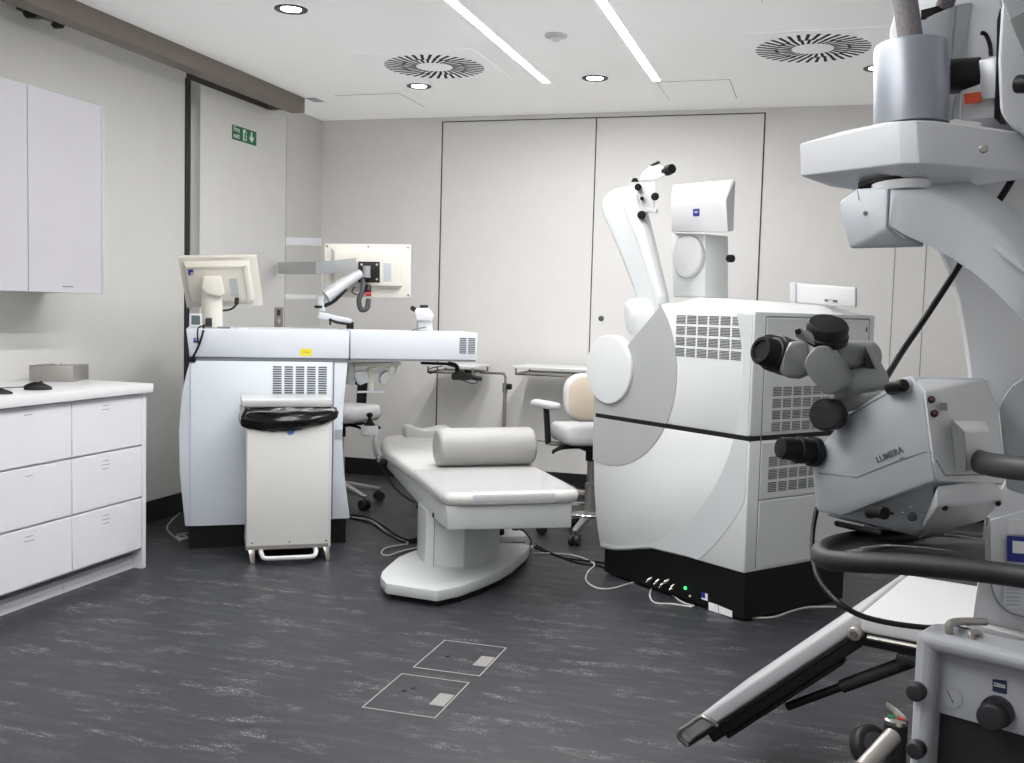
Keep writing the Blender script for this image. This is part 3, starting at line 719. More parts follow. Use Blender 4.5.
# joystick on a bracket
jc = D.px(369.5, 430, 1.62)
part('joystick_cup', MB().lathe(jc+V3((0, 0, -.032)), (0, 0, 1), [(.046, 0), (.052, .006), (.052, .055), (.047, .062), (.03, .06), (.002, .058)]), 'bed', t)
jb = part('joystick', MB().lathe(jc+V3((0, 0, .028)), (0, 0, 1), [(.036, 0), (.030, .012), (.014, .03), (.010, .046), (.019, .058), (.020, .07), (.008, .078), (.001, .079)]), 'black', t)
part('bracket_tube', MB().tube([D.px(375, 432, 1.60), D.px(374, 444, 1.60), D.px(375.5, 454, 1.60), D.px(380, 459.5, 1.60), D.px(388, 463, 1.62)], .013, 12), 'chrome', t)
part('clamp_knob', MB().rcyl(D.px(381, 461, 1.56), D.px(386, 464, 1.54), .020), 'black', t)
part('clamp', MB().cyl(D.px(379, 458, 1.58), D.px(386, 462, 1.58), .024), 'alu', t)
part('bed_cable', MB().tube([D.px(382, 466, 1.56), D.px(388, 478, 1.4), D.px(397, 490, 1.2), D.px(410, 500, .9), D.px(417, 503, .7), D(-.02, .55, .33)], .006, 8), 'black', t)
part('side_bolt', MB().cyl(D(-.006, .22, .352), D(.006, .22, .352), .012), 'black', t)
# bolster
rb = .101
single('bolster_cushion', MB().rcyl(D(.106, .70, .5145+rb), D(.645, .715, .5145+rb), rb, .026, 40), 'bolster', 'white cylindrical bolster cushion lying across the treatment bed', 'cushion')
# foot pedal unit
Pd = Fr(D(.60, .86, 0).xy, D.e1.xy)
t = thing('foot_pedal', 'white foot pedal unit on the floor behind the bed pedestal', 'foot pedal', Pd(.1, .1, 0))
part('pedal_base', MB().box((-.14, 0, 0), (.115, .26, .022), Pd).bevel(.004), 'white', t)
part('pedal_body', MB().hull([Pd(a, b, c) for a, b, c in ((-.13, .03, .022), (.105, .03, .022), (-.13, .045, .075), (.105, .045, .075), (-.13, .25, .085), (.105, .25, .085), (-.13, .25, .022), (.105, .25, .022))]).bevel(.006), 'white', t)
part('pedal_slot', MB().box((-.12, .031, .038), (.075, .044, .044), Pd), 'slot', t)
part('button', MB().rcyl(Pd(.06, .18, .080), Pd(.06, .18, .092), .022), 'black_soft', t)
part('plug', MB().rcyl(Pd(-.06, .10, .074), Pd(-.06, .10, .11), .028), 'black', t)
part('pedal_cable', MB().tube([Pd(-.06, .10, .105), Pd(-.10, .04, .115), Pd(-.13, -.02, .08), Pd(-.10, -.05, .02), Pd(.02, -.06, .02), Pd(.09, -.03, .05), Pd(.07, .06, .10), Pd(.0, .10, .12), Pd(-.05, .10, .11)], .006, 8), 'black', t)

# ================================================================== RIGHT LASER MACHINE
Vm = Fr((-.268, 4.552), (.7823, -.6229))
VR = Fr(Vm(0, 0, 0).xy, Vm.e2.xy)
t = VIS = thing('femtosecond_laser', 'big white laser machine with round grey emblem on its front, black plinth', 'laser machine', Vm(-.5, .4, 0))
part('plinth', MB().box((-.958, .012, .012), (-.004, .70, .26), Vm), 'black', t)
lowp = [(-.985, .128), (-1.02, .24), (-1.052, .42), (-1.066, .62), (-1.07, .808), (0, .808), (0, .220), (-.35, .216), (-.60, .205), (-.70, .182), (-.78, .160), (-.88, .138)]
part('lower_cabinet', MB().prism(Vm.face(lowp, 0), Vm.e2*.84).bevel(.012), 'vis', t)
upp = [(-1.07, .824), (-1.075, 1.00), (-1.06, 1.10), (-.90, 1.15), (-.83, 1.19), (-.60, 1.392), (-.55, 1.402), (0, 1.372), (0, .824)]
part('upper_cabinet', MB().prism(Vm.face(upp, 0), Vm.e2*.84).bevel(.012), 'vis', t)
part('seam', MB().box((-1.06, .004, .80), (-.004, .836, .832), Vm), 'black', t)
part('roof', MB().hull([Vm(a, b, c) for a, b, c in ((-.59, .02, 1.385), (-.02, .02, 1.362), (-.02, .82, 1.362), (-.59, .82, 1.385), (-.52, .16, 1.435), (-.16, .20, 1.418), (-.12, .70, 1.405), (-.52, .70, 1.43))]).bevel(.02, 3), 'vis', t)
cs_, cz_ = -.955, 1.06
def arc(r, a0, a1, n=28): return [(cs_+r*math.cos(math.radians(a0+(a1-a0)*k/n)), cz_+r*math.sin(math.radians(a0+(a1-a0)*k/n))) for k in range(n+1)]
cr = arc(.49, 42.5, -103)
lowc = [p for p in cr if p[1] < .806]; upc = [p for p in cr if p[1] > .826]
def xat(z, r=.49): return cs_+math.sqrt(r*r-(z-cz_)**2)
part('grey_crescent', MB().prism(Vm.face(upc+[(xat(.828), .828), (-1.066, .828), (-1.072, 1.0), (-1.055, 1.09), (-.90, 1.142), (-.828, 1.182), (-.605, 1.378)], -.003), Vm.e2*.006), 'visc', t)
part('grey_crescent', MB().prism(Vm.face([(xat(.804), .804)]+lowc+[(-1.062, .59), (-1.066, .70), (-1.067, .804)], -.003), Vm.e2*.006), 'visc', t)
iu = [p for p in arc(.90, 19.5, -95, 60)]
part('grey_band', MB().prism(Vm.face([p for p in iu if p[1] > .828]+[(cs_+math.sqrt(.81-(.828-cz_)**2), .828), (-.012, .828), (-.012, 1.355)], -.0025), Vm.e2*.005), 'visb', t)
bo = [p for p in arc(1.075, -51.3, -29, 14)]
part('grey_band', MB().prism(Vm.face([(-.012, .804), (cs_+math.sqrt(.81-(.804-cz_)**2), .804)]+[p for p in iu if p[1] < .803 and p[0] > -.985]+[(-.984, .142), (-.88, .148), (-.78, .170), (-.70, .192), (-.60, .215), (-.35, .226)]+[p for p in bo if p[0] < -.013]+[(-.012, .56)], -.0025), Vm.e2*.005), 'visb', t)
part('round_emblem', MB().rcyl(Vm(-.946, .03, 1.06), Vm(-.946, -.022, 1.06), .176, .010, 48), 'vis', t)
part('front_grille', slots(MB(), Vm, -.487, -.065, 1.148, 1.352, 6, 4, 6, -.0005, .16, .2, .5, lambda i, j: False), 'slot', t)
pn = part('side_panel', MB().box((.075, -.003, .842), (.79, .004, 1.345), VR).bevel(.002, 1), 'vis', t)
part('side_panel', MB().box((.075, -.003, .545), (.79, .004, .795), VR).bevel(.002, 1), 'vis', t)
part('side_panel', MB().box((.075, -.003, .235), (.79, .004, .535), VR).bevel(.002, 1), 'vis', t)
mb = MB()
for a0, a1, z0, z1 in ((.068, .073, .235, 1.35), (.073, .795, 1.347, 1.353), (.073, .795, .538, .542), (.792, .797, .235, 1.35)): mb.box((a0, -.0005, z0), (a1, .003, z1), VR)
part('panel_joint', mb, 'gap', t)
part('side_grille', slots(MB(), VR, .125, .665, .838, 1.047, 8, 4, 6, -.0035, .18, .2, .5), 'slot', t)
part('side_grille', slots(MB(), VR, .118, .665, .566, .738, 8, 3, 6, -.0035, .18, .2, .5), 'slot', t)
part('panel_lock', MB().box((.765, -.004, 1.29), (.775, -.002, 1.312), VR), 'slot', t)
part('indicator', MB().ball(Vm.px(685.5, 588, .012), .008), 'ledgreen', t)
part('connector', MB().cyl(Vm.px(690, 596, .012), Vm.px(690, 596, .0), .006), 'alu', t)
part('blue_label', MB().prism([Vm.px(u, v, .0105) for u, v in ((701.5, 592), (707.5, 594), (707.5, 601), (701.5, 599))], Vm.e2*.002), 'paper', t)
part('logo_plate', MB().prism([Vm.px(u, v, .0095) for u, v in ((701.5, 592), (705, 593), (705, 598.5), (701.5, 597.5))], Vm.e2*.001), 'blue', t)
part('rating_label', MB().prism([Vm.px(u, v, .0105) for u, v in ((708.5, 602), (718, 605), (718, 613), (708.5, 610))], Vm.e2*.002), 'paper', t)
part('rating_label', MB().prism([Vm.px(u, v, .0105) for u, v in ((718.7, 605.5), (732, 611), (732, 617.5), (718.7, 613))], Vm.e2*.002), 'paper', t)
for s_, q_ in ((-.88, .08), (-.06, .08), (-.88, .62), (-.06, .62)): part('caster', MB().cyl(Vm(s_-.012, q_, .03), Vm(s_+.012, q_, .03), .03), 'black', t)
# arm with knuckle
am = [(598.5, 206), (602, 195.5), (611, 188.5), (628, 185), (634, 187), (641, 214), (650, 250), (661, 296), (664, 320), (642, 325), (637, 304), (617, 252), (601, 216)]
part('arm', MB().prism([Vm.px(u, v, .12) for u, v in am], Vm.e2*.07).bevel(.03, 4, 20), 'visb', t)
part('arm_lit_face', MB().prism([Vm.px(u, v, .10) for u, v in ((620, 200), (630, 192), (634, 196), (640, 218), (660, 296), (656, 306), (648, 280), (636, 240))], Vm.e2*.05).bevel(.012, 3, 20), 'vis', t)  # paler strip on a greyer arm: lit and shaded sides put into colour
part('arm_knuckle', MB().rcyl(Vm.px(654, 315, .18), Vm.px(627, 318, .06), .092, .03), 'vis', t)
# ocular head on the arm
hq = .13
oh = part('ocular_body', MB().hull([Vm.px(u, v, q) for q in (hq, hq+.06) for u, v in ((633, 185), (655, 181), (655, 207), (652, 211), (636, 211), (633, 205))]).bevel(.008), 'white', t)
part('ocular_plate', MB().prism([Vm.px(u, v, hq-.01) for u, v in ((636, 207), (656, 209), (656, 213), (638, 211.5))], Vm.e2*.015).bevel(.002), 'silver', oh)
part('ocular_tube', MB().hull([Vm.px(u, v, q) for q in (hq, hq+.08) for u, v in ((639.5, 180), (642, 173), (650, 166), (662, 166), (667, 171), (665, 176), (655, 181), (641, 181))]).bevel(.012, 3), 'white', oh)
for dq in (0, .07):
    part('eyepiece', MB().lathe(Vm.px(665, 171.5, hq+.02+dq), Vm.px(676, 167, hq+.0+dq)-Vm.px(665, 171.5, hq+.02+dq), [(.022, 0), (.022, .02), (.026, .022), (.026, .042), (.020, .046), (.024, .05), (.024, .064), (.015, .066)]), 'black', oh)
part('ocular_cap', MB().hull([Vm.px(u, v, q) for q in (hq+.02, hq+.09) for u, v in ((649.5, 165), (658.5, 160.5), (661, 163), (651, 167))]).bevel(.004), 'black', oh)
for u, v, r in ((638, 187, .018), (642, 198.5, .010), (655, 196.5, .020), (641.5, 215, .022)):
    part('knob', MB().rcyl(Vm.px(u, v, hq-.0), Vm.px(u, v, hq-.04), r), 'black', oh)
part('knob', MB().hull([Vm.px(u, v, q) for q in (hq+.03, hq+.08) for u, v in ((631, 182), (633, 178), (637, 178), (639, 182))]), 'black', oh)
part('microphone', MB().rcyl(Vm.px(643, 222, hq), Vm.px(640.5, 226.5, hq), .012), 'black', oh)
part('shield', MB().prism([Vm.px(u, v, hq-.004) for u, v in ((638, 218), (643, 217), (646, 222), (641, 225))], Vm.e2*.015).bevel(.002), 'silver', oh)
# display housing on a column
qd = .46
fr_ = [Vm.px(u, v, qd) for u, v in ((671, 201), (726, 199), (728, 232), (671.5, 231.5))]
tp_ = [Vm.px(u, v, qd+.13) for u, v in ((673, 185), (731, 179.5))]
bk_ = [Vm.px(u, v, qd+.16) for u, v in ((735.5, 180), (733.5, 231), (676, 232), (675, 188))]
dh = part('display_housing', MB().hull(fr_+tp_+bk_).bevel(.006), 'white', t)
part('logo_plate', MB().prism([Vm.px(u, v, qd-.004) for u, v in ((693, 209), (699, 208.6), (699, 216), (693, 216.2))], Vm.e2*.004), 'blue', dh)
part('lettering', text_mesh('ZEISS', .011, basis(Vm.px(696, 212.3, qd-.005), Vm.e1, (0, 0, 1))), 'paper', dh)
dc = part('display_column', MB().prism([Vm.px(u, v, qd+.05) for u, v in ((671, 233), (705, 234), (705, 297), (673, 297))], Vm.e2*.175).bevel(.006), 'vis', t)
cc = Vm.px(690, 257, qd+.05)
part('round_cover', MB().rcyl(cc+Vm.e2*.01, cc-Vm.e2*.03, .112, .012, 40), 'white', dc)
part('column_knob', MB().rcyl(Vm.px(728, 258.5, qd+.1), Vm.px(733, 258.5, qd+.1), .020), 'black', dc)
# white panel monitor standing on the roof, rear
q3 = .60
Q = [Vm.px(791, 282.5, q3), Vm.px(855, 287.5, q3), Vm.px(855, 307, q3), Vm.px(791, 302, q3)]
n = qn(Q)
t = thing('monitor', 'small white monitor seen from behind on the roof of the big laser machine', 'monitor', Vm(-.2, .6, 1.40))
part('casing', MB().prism(Q, -n*.02).bevel(.006), 'white', t)
part('stand_foot', MB().box((-.34, .63, 1.434), (-.16, .69, 1.46), Vm).bevel(.004), 'white', t)
part('side_strip', MB().prism(shift(sub(Q, 0, 0, .09, 1), n*.002), n*.006).bevel(.002), 'visb', t)
part('port', MB().prism(shift(sub(Q, .55, .72, .74, .84), n*.001), n*.004), 'slot', t)
part('port_cover', MB().prism(shift(sub(Q, .61, .75, .68, .84), n*.005), n*.003), 'white', t)

# ================================================================== INSTRUMENT TABLES AGAINST THE BACK WALL
def table(lb, x0, x1, z, px_, knob):
    t = thing('instrument_table', lb, 'table', ((x0+x1)/2, 7.2, 0), group='steel instrument tables')
    y0, y1 = 6.98, 7.40
    part('table_top', MB().box((x0, y0, z-.008), (x1, y1, z+.006)).bevel(.004), 'worktop', t)
    mb = MB().tube([(x0+.03, y0+.03, z-.05), (x1-.03, y0+.03, z-.05), (x1-.03, y1-.03, z-.05), (x0+.03, y1-.03, z-.05)], .009, 8, 1, closed=True)
    part('lower_rail', mb, 'steel', t)
    for x, y in ((x0+.03, y0+.03), (x1-.03, y0+.03), (x1-.03, y1-.03), (x0+.03, y1-.03)): part('rail_post', MB().cyl((x, y, z-.05), (x, y, z-.008), .007), 'steel', t)
    part('support_arm', MB().tube([(x1-.2, 7.2, z-.05), (px_-.04, 7.2, z-.05), (px_-.012, 7.2, z-.055), (px_, 7.2, z-.085), (px_, 7.2, z-.16)], .009, 10, 4), 'steel', t)
    part('pole', MB().cyl((px_, 7.2, .03), (px_, 7.2, z-.13), .014), 'steel_matt', t)
    if knob:
        k = part('clamp_collar', MB().cyl((px_, 7.2, z-.19), (px_, 7.2, z-.12), .020), 'steel', t)
        part('clamp_knob', MB().rcyl((px_+.018, 7.2, z-.145), (px_+.05, 7.2, z-.145), .022), 'black', k)
    part('base_bar', MB().box((x0+.05, 7.17, .03), (px_+.02, 7.23, .06)).bevel(.006), 'steel_matt', t)
    for x in (x0+.07, px_-.02):
        f = part('foot_bar', MB().box((x-.025, 6.98, .02), (x+.025, 7.42, .045)).bevel(.006), 'steel_matt', t)
        for y in (7.0, 7.40): part('foot_wheel', MB().cyl((x-.012, y, .022), (x+.012, y, .022), .022), 'black', f)
table('wheeled instrument table with steel post at the back wall, behind the bed', -2.76, -2.36, .930, -2.195, True)
table('wheeled instrument table at the back wall, beside the big laser machine', -2.09, -1.50, .945, -1.40, False)

# ================================================================== SURGEON CHAIRS
def rrect(w, d_, r, n=5):
    o = []
    for cx, cy, a0 in ((w/2-r, d_/2-r, 0), (-w/2+r, d_/2-r, 90), (-w/2+r, -d_/2+r, 180), (w/2-r, -d_/2+r, 270)):
        o += [(cx+r*math.cos(math.radians(a0+90*k/n)), cy+r*math.sin(math.radians(a0+90*k/n))) for k in range(n+1)]
    return o
def pad(c, w, d_, h, r, R=None, saddle=0.0):
    rings = []
    for e, k in ((.02, 0), (.004, .18), (0, .5), (.006, .85), (.022, 1.0)):
        rr = []
        for a, b in rrect(w-2*e, d_-2*e, max(.01, r-e)):
            z = h*k + (saddle*((a/(w/2))**2)*k)
            p = V3((a, b, z)); rr.append(V3(c)+(R @ p if R else p))
        rings.append(rr)
    return MB().loft(rings)
def chair(lb, loc, rz, arms):
    t = thing('surgeon_chair', lb, 'chair', loc, rz, group='wheeled surgeon chairs')
    def lp(name, mb, m, par=None, **k): return part(name, mb, m, par or t, local=True, **k)
    lp('seat', pad((0, 0, .575), .44, .44, .095, .09, saddle=.01), 'vinyl', sharp=75)
    lp('seat_mechanism', MB().box((-.10, -.14, .535), (.10, .12, .578)).bevel(.01), 'black')
    lp('lever', MB().tube([(-.08, -.05, .548), (-.20, -.07, .548), (-.27, -.08, .530)], .010, 8), 'black')
    lp('lever', MB().tube([(-.08, .03, .548), (-.19, .04, .535), (-.235, .04, .50)], .009, 8), 'black')
    lp('gas_lift', MB().lathe((0, 0, .14), (0, 0, 1), [(.034, 0), (.034, .18), (.024, .19), (.024, .40)]), 'steel_matt')
    lp('lift_collar', MB().cyl((0, 0, .46), (0, 0, .54), .036), 'black')
    lp('back_support', MB().tube([(0, -.10, .55), (0, -.20, .555), (0, -.255, .60), (0, -.262, .72), (0, -.252, .86)], .016, 8, 4), 'steel')
    lp('back_bracket', MB().box((-.05, -.262, .795), (.05, -.225, .825)).bevel(.008), 'black')
    Rb = Matrix.Rotation(math.radians(84), 3, 'X')
    up = 0 if arms else .17
    if not arms: lp('back_post', MB().beam((0, -.235, .60), (.0, -.262, .93), .075, .02, up=(0, 1, 0)).bevel(.004), 'black')
    b = lp('backrest', pad((0, -.185, .855+up), .52, .28, .065, .10, Rb), 'vinyl', sharp=75)
    rg = []
    for e, dy in ((.012, 0), (.0, -.012), (.02, -.022)):
        rg.append([V3((a, -.2465+dy+.105*c, .856+up+c)) for a, c in rrect(.485-2*e, .245-2*e, .085)])
    lp('back_shell', MB().loft(rg), 'chairback', b)
    lp('name_plate', MB().box((-.07, -.266, .925+up), (.0, -.255, .945+up)), 'black', b)
    if arms:
        for sx in (-1, 1):
            a = lp('armrest', pad((sx*.285, .05, .772), .085, .28, .042, .04, Matrix.Rotation(math.radians(12), 3, 'Z')), 'vinyl', sharp=75)
            lp('arm_post', MB().beam((sx*.285, .03, .775), (sx*.275, .0, .56), .035, .018, up=(0, 1, 0)).bevel(.004), 'black', a)
            lp('arm_strut', MB().beam((sx*.28, .0, .565), (sx*.09, .0, .552), .05, .016).bevel(.003), 'steel', a)
    for k in range(5):
        an = 2*PI*k/5+.3
        dx, dy = math.cos(an), math.sin(an)
        lg = lp('base_leg', MB().beam((dx*.02, dy*.02, .135), (dx*.29, dy*.29, .085), .05, .035, w1=.032, h1=.020).bevel(.004), 'alu')
        cs = lp('caster', MB().cyl((dx*.285-dy*.008, dy*.285+dx*.008, .033), (dx*.285-dy*.030, dy*.285+dx*.030, .033), .033), 'black_soft', lg)
        lp('caster', MB().cyl((dx*.285+dy*.008, dy*.285-dx*.008, .033), (dx*.285+dy*.030, dy*.285-dx*.030, .033), .033), 'black_soft', lg)
        lp('caster_stem', MB().cyl((dx*.285, dy*.285, .03), (dx*.285, dy*.285, .09), .010), 'steel', lg)
    if arms:
        lp('foot_ring', MB().tube([(.21*math.cos(a), .21*math.sin(a), .16) for a in [2*PI*j/24 for j in range(24)]], .009, 8, 1, closed=True), 'chrome')
    return t
chair('white surgeon chair with cream back shell and armrests beside the big laser machine', (-1.275, 6.0, 0), math.radians(32), True)
chair('white armless stool chair half hidden behind the boom laser machine', (-3.09, 6.32, 0), math.radians(170), False)

# ================================================================== FLOOR CABLES
def cable(lb, pts, r, m, h=None):
    P = [on(u, v, z=r) for u, v in pts]
    single('floor_cable', MB().tube(P, r, 8), m, lb, 'cable')
cable('black cable from the boom laser machine to the bed, upper', ((350, 515), (366, 517), (384, 526), (398, 536), (410, 540), (424, 534)), .0055, 'black')
cable('black cable on the floor left of the bed, lower', ((350, 518), (370, 523), (388, 534), (405, 542), (420, 541)), .0048, 'black')
cable('grey cable looping on the floor left of the bed pedestal', ((352, 517), (372, 521), (390, 535), (408, 543), (400, 545), (386, 548), (381.5, 553), (388, 555.5), (402, 551), (419, 547)), .0046, 'cableg')
cable('black cable from the foot pedal to the big laser machine', ((531, 546), (545, 551), (565, 558), (585, 560.5), (607, 563)), .0055, 'black')
cable('thin black cable crossing beside the grey one near the laser plinth', ((536, 545), (556, 555), (578, 563), (600, 566), (612, 572)), .0048, 'black')
cable('long pale grey cable curling in front of the big laser machine', ((534, 553.5), (556, 553.5), (576, 556), (592, 562), (594, 566), (588, 572), (586, 580), (594, 587), (608, 589), (625, 585), (648, 578)), .0046, 'cableg')
cable('pale cable loop at the plinth corner below the connectors', ((660, 581), (652, 588), (650, 597), (656, 603), (672, 604), (692, 607)), .0046, 'cableg')
cable('grey cable short loop right of the connectors', ((666, 583), (672, 594), (682, 602), (694, 606)), .004, 'cableg')
cable('pale cable on the floor along the right side of the plinth', ((752, 618), (774, 617), (792, 611), (810, 607), (836, 607)), .0046, 'cableg')
cable('pale cable hanging down beside the left side of the boom machine', ((180, 541), (170, 533), (167, 527), (172, 520), (180, 513)), .004, 'cableg')
cable('coiled pale cable on the floor at the boom machine plinth', ((187, 533), (179, 534), (177, 537), (181, 539.5), (187, 538), (183, 535), (178, 537), (184, 538.5), (188, 537.5)), .004, 'cableg')
p = Vm.px(660, 581, -.02)
t = thing('cable_connectors', 'cluster of metal cable connectors at the foot of the big laser machine', 'connectors', (p.x, p.y, .05))
for k, (u, v) in enumerate(((652, 578), (659, 580), (664, 583), (669, 580), (674, 585))):
    a = Vm.px(u, v, -.001); b_ = a-Vm.e2*.035+V3((random.uniform(-.01, .01), 0, -.02))
    part('connector', MB().lathe(a, b_-a, [(.008, 0), (.008, .012), (.011, .013), (.011, .026), (.006, .028), (.006, .04)], 12), 'steel', t)

# ================================================================== OPERATING TABLE (right foreground)
th = math.radians(-17.4)
T = Fr(on(857, 613, z=.62).xy, (math.cos(th), math.sin(th)))
t = OT = thing('operating_table', 'white operating table with lowered leg section and black frame, right foreground', 'operating table', T(.5, .25, 0))
WID = .49
part('seat_section', MB().box((.006, 0, .572), (1.25, WID, .62), T).bevel(.010, 3), 'vinyl', t)
ph = math.radians(42.5)
def lg(a, b, c): return T(-a*math.cos(ph)-c*math.sin(ph)*1, b, .62-a*math.sin(ph)+c*math.cos(ph)*1)   # a down the leg, c above its top
def lbox(a0, a1, b0, b1, c0, c1): return MB().loft([[lg(a, b, c) for b, c in ((b0, c0), (b1, c0), (b1, c1), (b0, c1))] for a in (a0, a1)])
part('leg_section', lbox(.0, .618, 0, WID, -.036, .004).bevel(.010, 3), 'vinyl_shade', t)
part('leg_frame', lbox(.0, .56, .004, .10, -.072, -.036).bevel(.003), 'black', t)
part('leg_frame', lbox(.0, .56, WID-.10, WID-.004, -.072, -.036).bevel(.003), 'black', t)
part('leg_plate', lbox(.02, .632, .0, WID, -.046, -.036).bevel(.002), 'black', t)
part('leg_runner', lbox(.12, .52, .01, .06, -.084, -.072).bevel(.004), 'black', t)
for b, sg in ((.0, -1),):
    part('leg_handle', MB().tube([lg(.515, b+sg*.002, -.040), lg(.52, b+sg*.012, -.015), lg(.535, b+sg*.014, .002), lg(.575, b+sg*.014, .002), lg(.615, b+sg*.012, .002), lg(.632, b+sg*.010, -.012), lg(.63, b+sg*.0, -.040)], .007, 10, 4), 'steel', t)
hc = T.px(854, 634.5, -.022)
part('hinge', MB().rcyl(hc, hc+T.e2*.05, .0175), 'steel_matt', t)
part('hinge_pin', MB().cyl(hc-T.e2*.003, hc+T.e2*.003, .009), 'steel', t)
part('seat_frame', MB().box((.02, .0, .540), (1.2, .06, .572), T).bevel(.003), 'black', t)
part('seat_frame', MB().box((.02, WID-.06, .540), (1.2, WID, .572), T).bevel(.003), 'black', t)
part('seat_rail', MB().tube([T(.03, -.006, .566), T(1.2, -.006, .566)], .006, 8, 1), 'steel', t)
part('rail_block', MB().box((.10, -.012, .518), (.30, .03, .541), T).bevel(.003), 'black_soft', t)
part('gas_strut', MB().cyl(T(.13, .05, .515), lg(.335, .05, -.098), .011), 'black', t)
part('strut_sleeve', MB().cyl(T(.13, .05, .515), (T(.13, .05, .515)*.45+lg(.335, .05, -.098)*.55), .017), 'black_soft', t)
part('pedestal', MB().box((.42, .10, .07), (.80, WID-.10, .53), T).bevel(.01), 'steel_matt', t)
part('table_base', MB().box((.10, .03, .04), (1.15, WID-.03, .12), T).bevel(.02), 'black_soft', t)
# brake unit with caster
br = at(896, 733, 2.35); bz = V3((br.x, br.y, 0))
part('brake_post', MB().cyl((br.x, br.y, .05), at(896, 722, 2.35), .026), 'black_soft', t)
top = at(896, 721, 2.35)
cp = part('brake_cap', MB().lathe(top, (0, 0, 1), [(.027, -.004), (.027, .004), (.02, .008), (.001, .0085)]), 'steel', t)
part('red_mark', MB().box((top.x+.003, top.y-.012, top.z+.008), (top.x+.018, top.y-.001, top.z+.0105)), 'red', cp)
part('green_mark', MB().box((top.x-.018, top.y-.008, top.z+.008), (top.x-.004, top.y+.006, top.z+.0105)), 'green', cp)
part('brake_lever', MB().hull([at(u, v, dd) for u, v, dd in ((885, 706, 2.42), (888, 703, 2.42), (902, 716, 2.36), (908, 722, 2.34), (904, 723, 2.34), (888, 711, 2.42))]+[at(u, v, dd)+V3((0, 0, .012)) for u, v, dd in ((886, 706, 2.42), (902, 718, 2.36), (906, 722, 2.34))]).bevel(.003), 'steel_matt', t)
part('base_tube', MB().cyl(at(893, 736, 2.32), at(862, 770, 2.25), .020), 'steel_matt', t)
cw = at(870, 746, 2.45); ax = (at(882, 744, 2.40)-at(858, 748, 2.48)).normalized()
wh = part('caster_wheel', MB().rcyl(cw-ax*.02, cw+ax*.02, .05), 'black_soft', t)
part('caster_hub', MB().cyl(cw-ax*.024, cw+ax*.024, .030), 'hose', wh)
for s_ in (.15, 1.1):
    for q_ in (.06, WID-.06): part('foot', MB().cyl(T(s_, q_, 0), T(s_, q_, .05), .03), 'black', t)

# ================================================================== SURGICAL MICROSCOPE (right foreground)
O = at(1010, 700, 1.9)
t = MIC = thing('surgical_microscope', 'grey surgical microscope on a floor stand filling the right picture edge', 'microscope', (O.x, O.y, 0))
def A(*p): return [at(*q) for q in p]
fw = V3((.30, .95, 0)).normalized()      # the stand's own back direction
# --- optical head
from mathutils.bvhtree import BVHTree
def surf(objs, u, v, lift=.0012):        # point where the casing shows at a given spot of the photo
    best = None
    for o in objs:
        M_ = ORG[o]; me = o.data
        tr_ = BVHTree.FromPolygons([M_ @ w_.co for w_ in me.vertices], [p_.vertices[:] for p_ in me.polygons])
        d_ = ray(u, v).normalized()
        h_ = tr_.ray_cast(C0, d_)
        if h_[0] is not None and (best is None or h_[3] < best[1]): best = (h_[0], h_[3])
    return C0+ray(u, v).normalized()*(best[1]-lift)
Lf = [(812, 462, 1.80), (813, 480, 1.80), (817, 511, 1.79), (841, 516.5, 1.76), (934, 481, 1.60), (923, 392, 1.60), (912, 376, 1.62), (890, 386, 1.66), (846, 416, 1.74), (826, 441, 1.78)]
Rf = [(984, 378, 1.68), (998, 409, 1.69), (1004, 484, 1.69), (990, 477, 1.67)]
bk = [(u+8, v-3, d_+.16) for u, v, d_ in ((826, 470, 1.80), (830, 505, 1.79), (905, 400, 1.66), (856, 420, 1.74))]+[(990, 392, 1.86), (998, 478, 1.86), (930, 385, 1.82)]
hd = part('optical_head', MB().hull(A(*Lf, *Rf, *bk)).bevel(.010, 3), 'scope', t)
fc = part('front_cover', MB().hull(A((936, 481.5, 1.598), (925.5, 392, 1.597), (914.5, 378, 1.617), (983, 379, 1.677), (997, 409, 1.687), (1003, 484, 1.687), (989, 477, 1.667))+[p+fw*.05 for p in A((936, 481.5, 1.598), (925.5, 392, 1.597), (983, 379, 1.677), (1003, 484, 1.687))]).bevel(.004, 2), 'scopel', t)
HD = [hd, fc]
# lower module with recessed control face
part('lower_module', MB().hull(A((841, 516.5, 1.775), (934, 482, 1.625), (934, 521, 1.67), (916, 536, 1.71), (843, 520, 1.80), (826, 515, 1.82), (840, 518, 1.95), (925, 534, 1.85), (945, 500, 1.80))).bevel(.004), 'scope', t)
part('lower_block', MB().hull(A((937, 485, 1.605), (1002, 487, 1.69), (988, 479, 1.67), (1003, 501, 1.69), (970, 500, 1.65), (985, 520, 1.78), (945, 531, 1.75), (917, 537, 1.72), (937, 507, 1.61), (990, 500, 1.85), (940, 525, 1.82))).bevel(.006, 2), 'scopel', t)
part('lens_ring', MB().hull(A((834, 526, 1.80), (880, 536, 1.72), (872, 533, 1.9), (840, 522, 1.9), (834, 520, 1.80), (882, 530, 1.72))).bevel(.004), 'black', t)
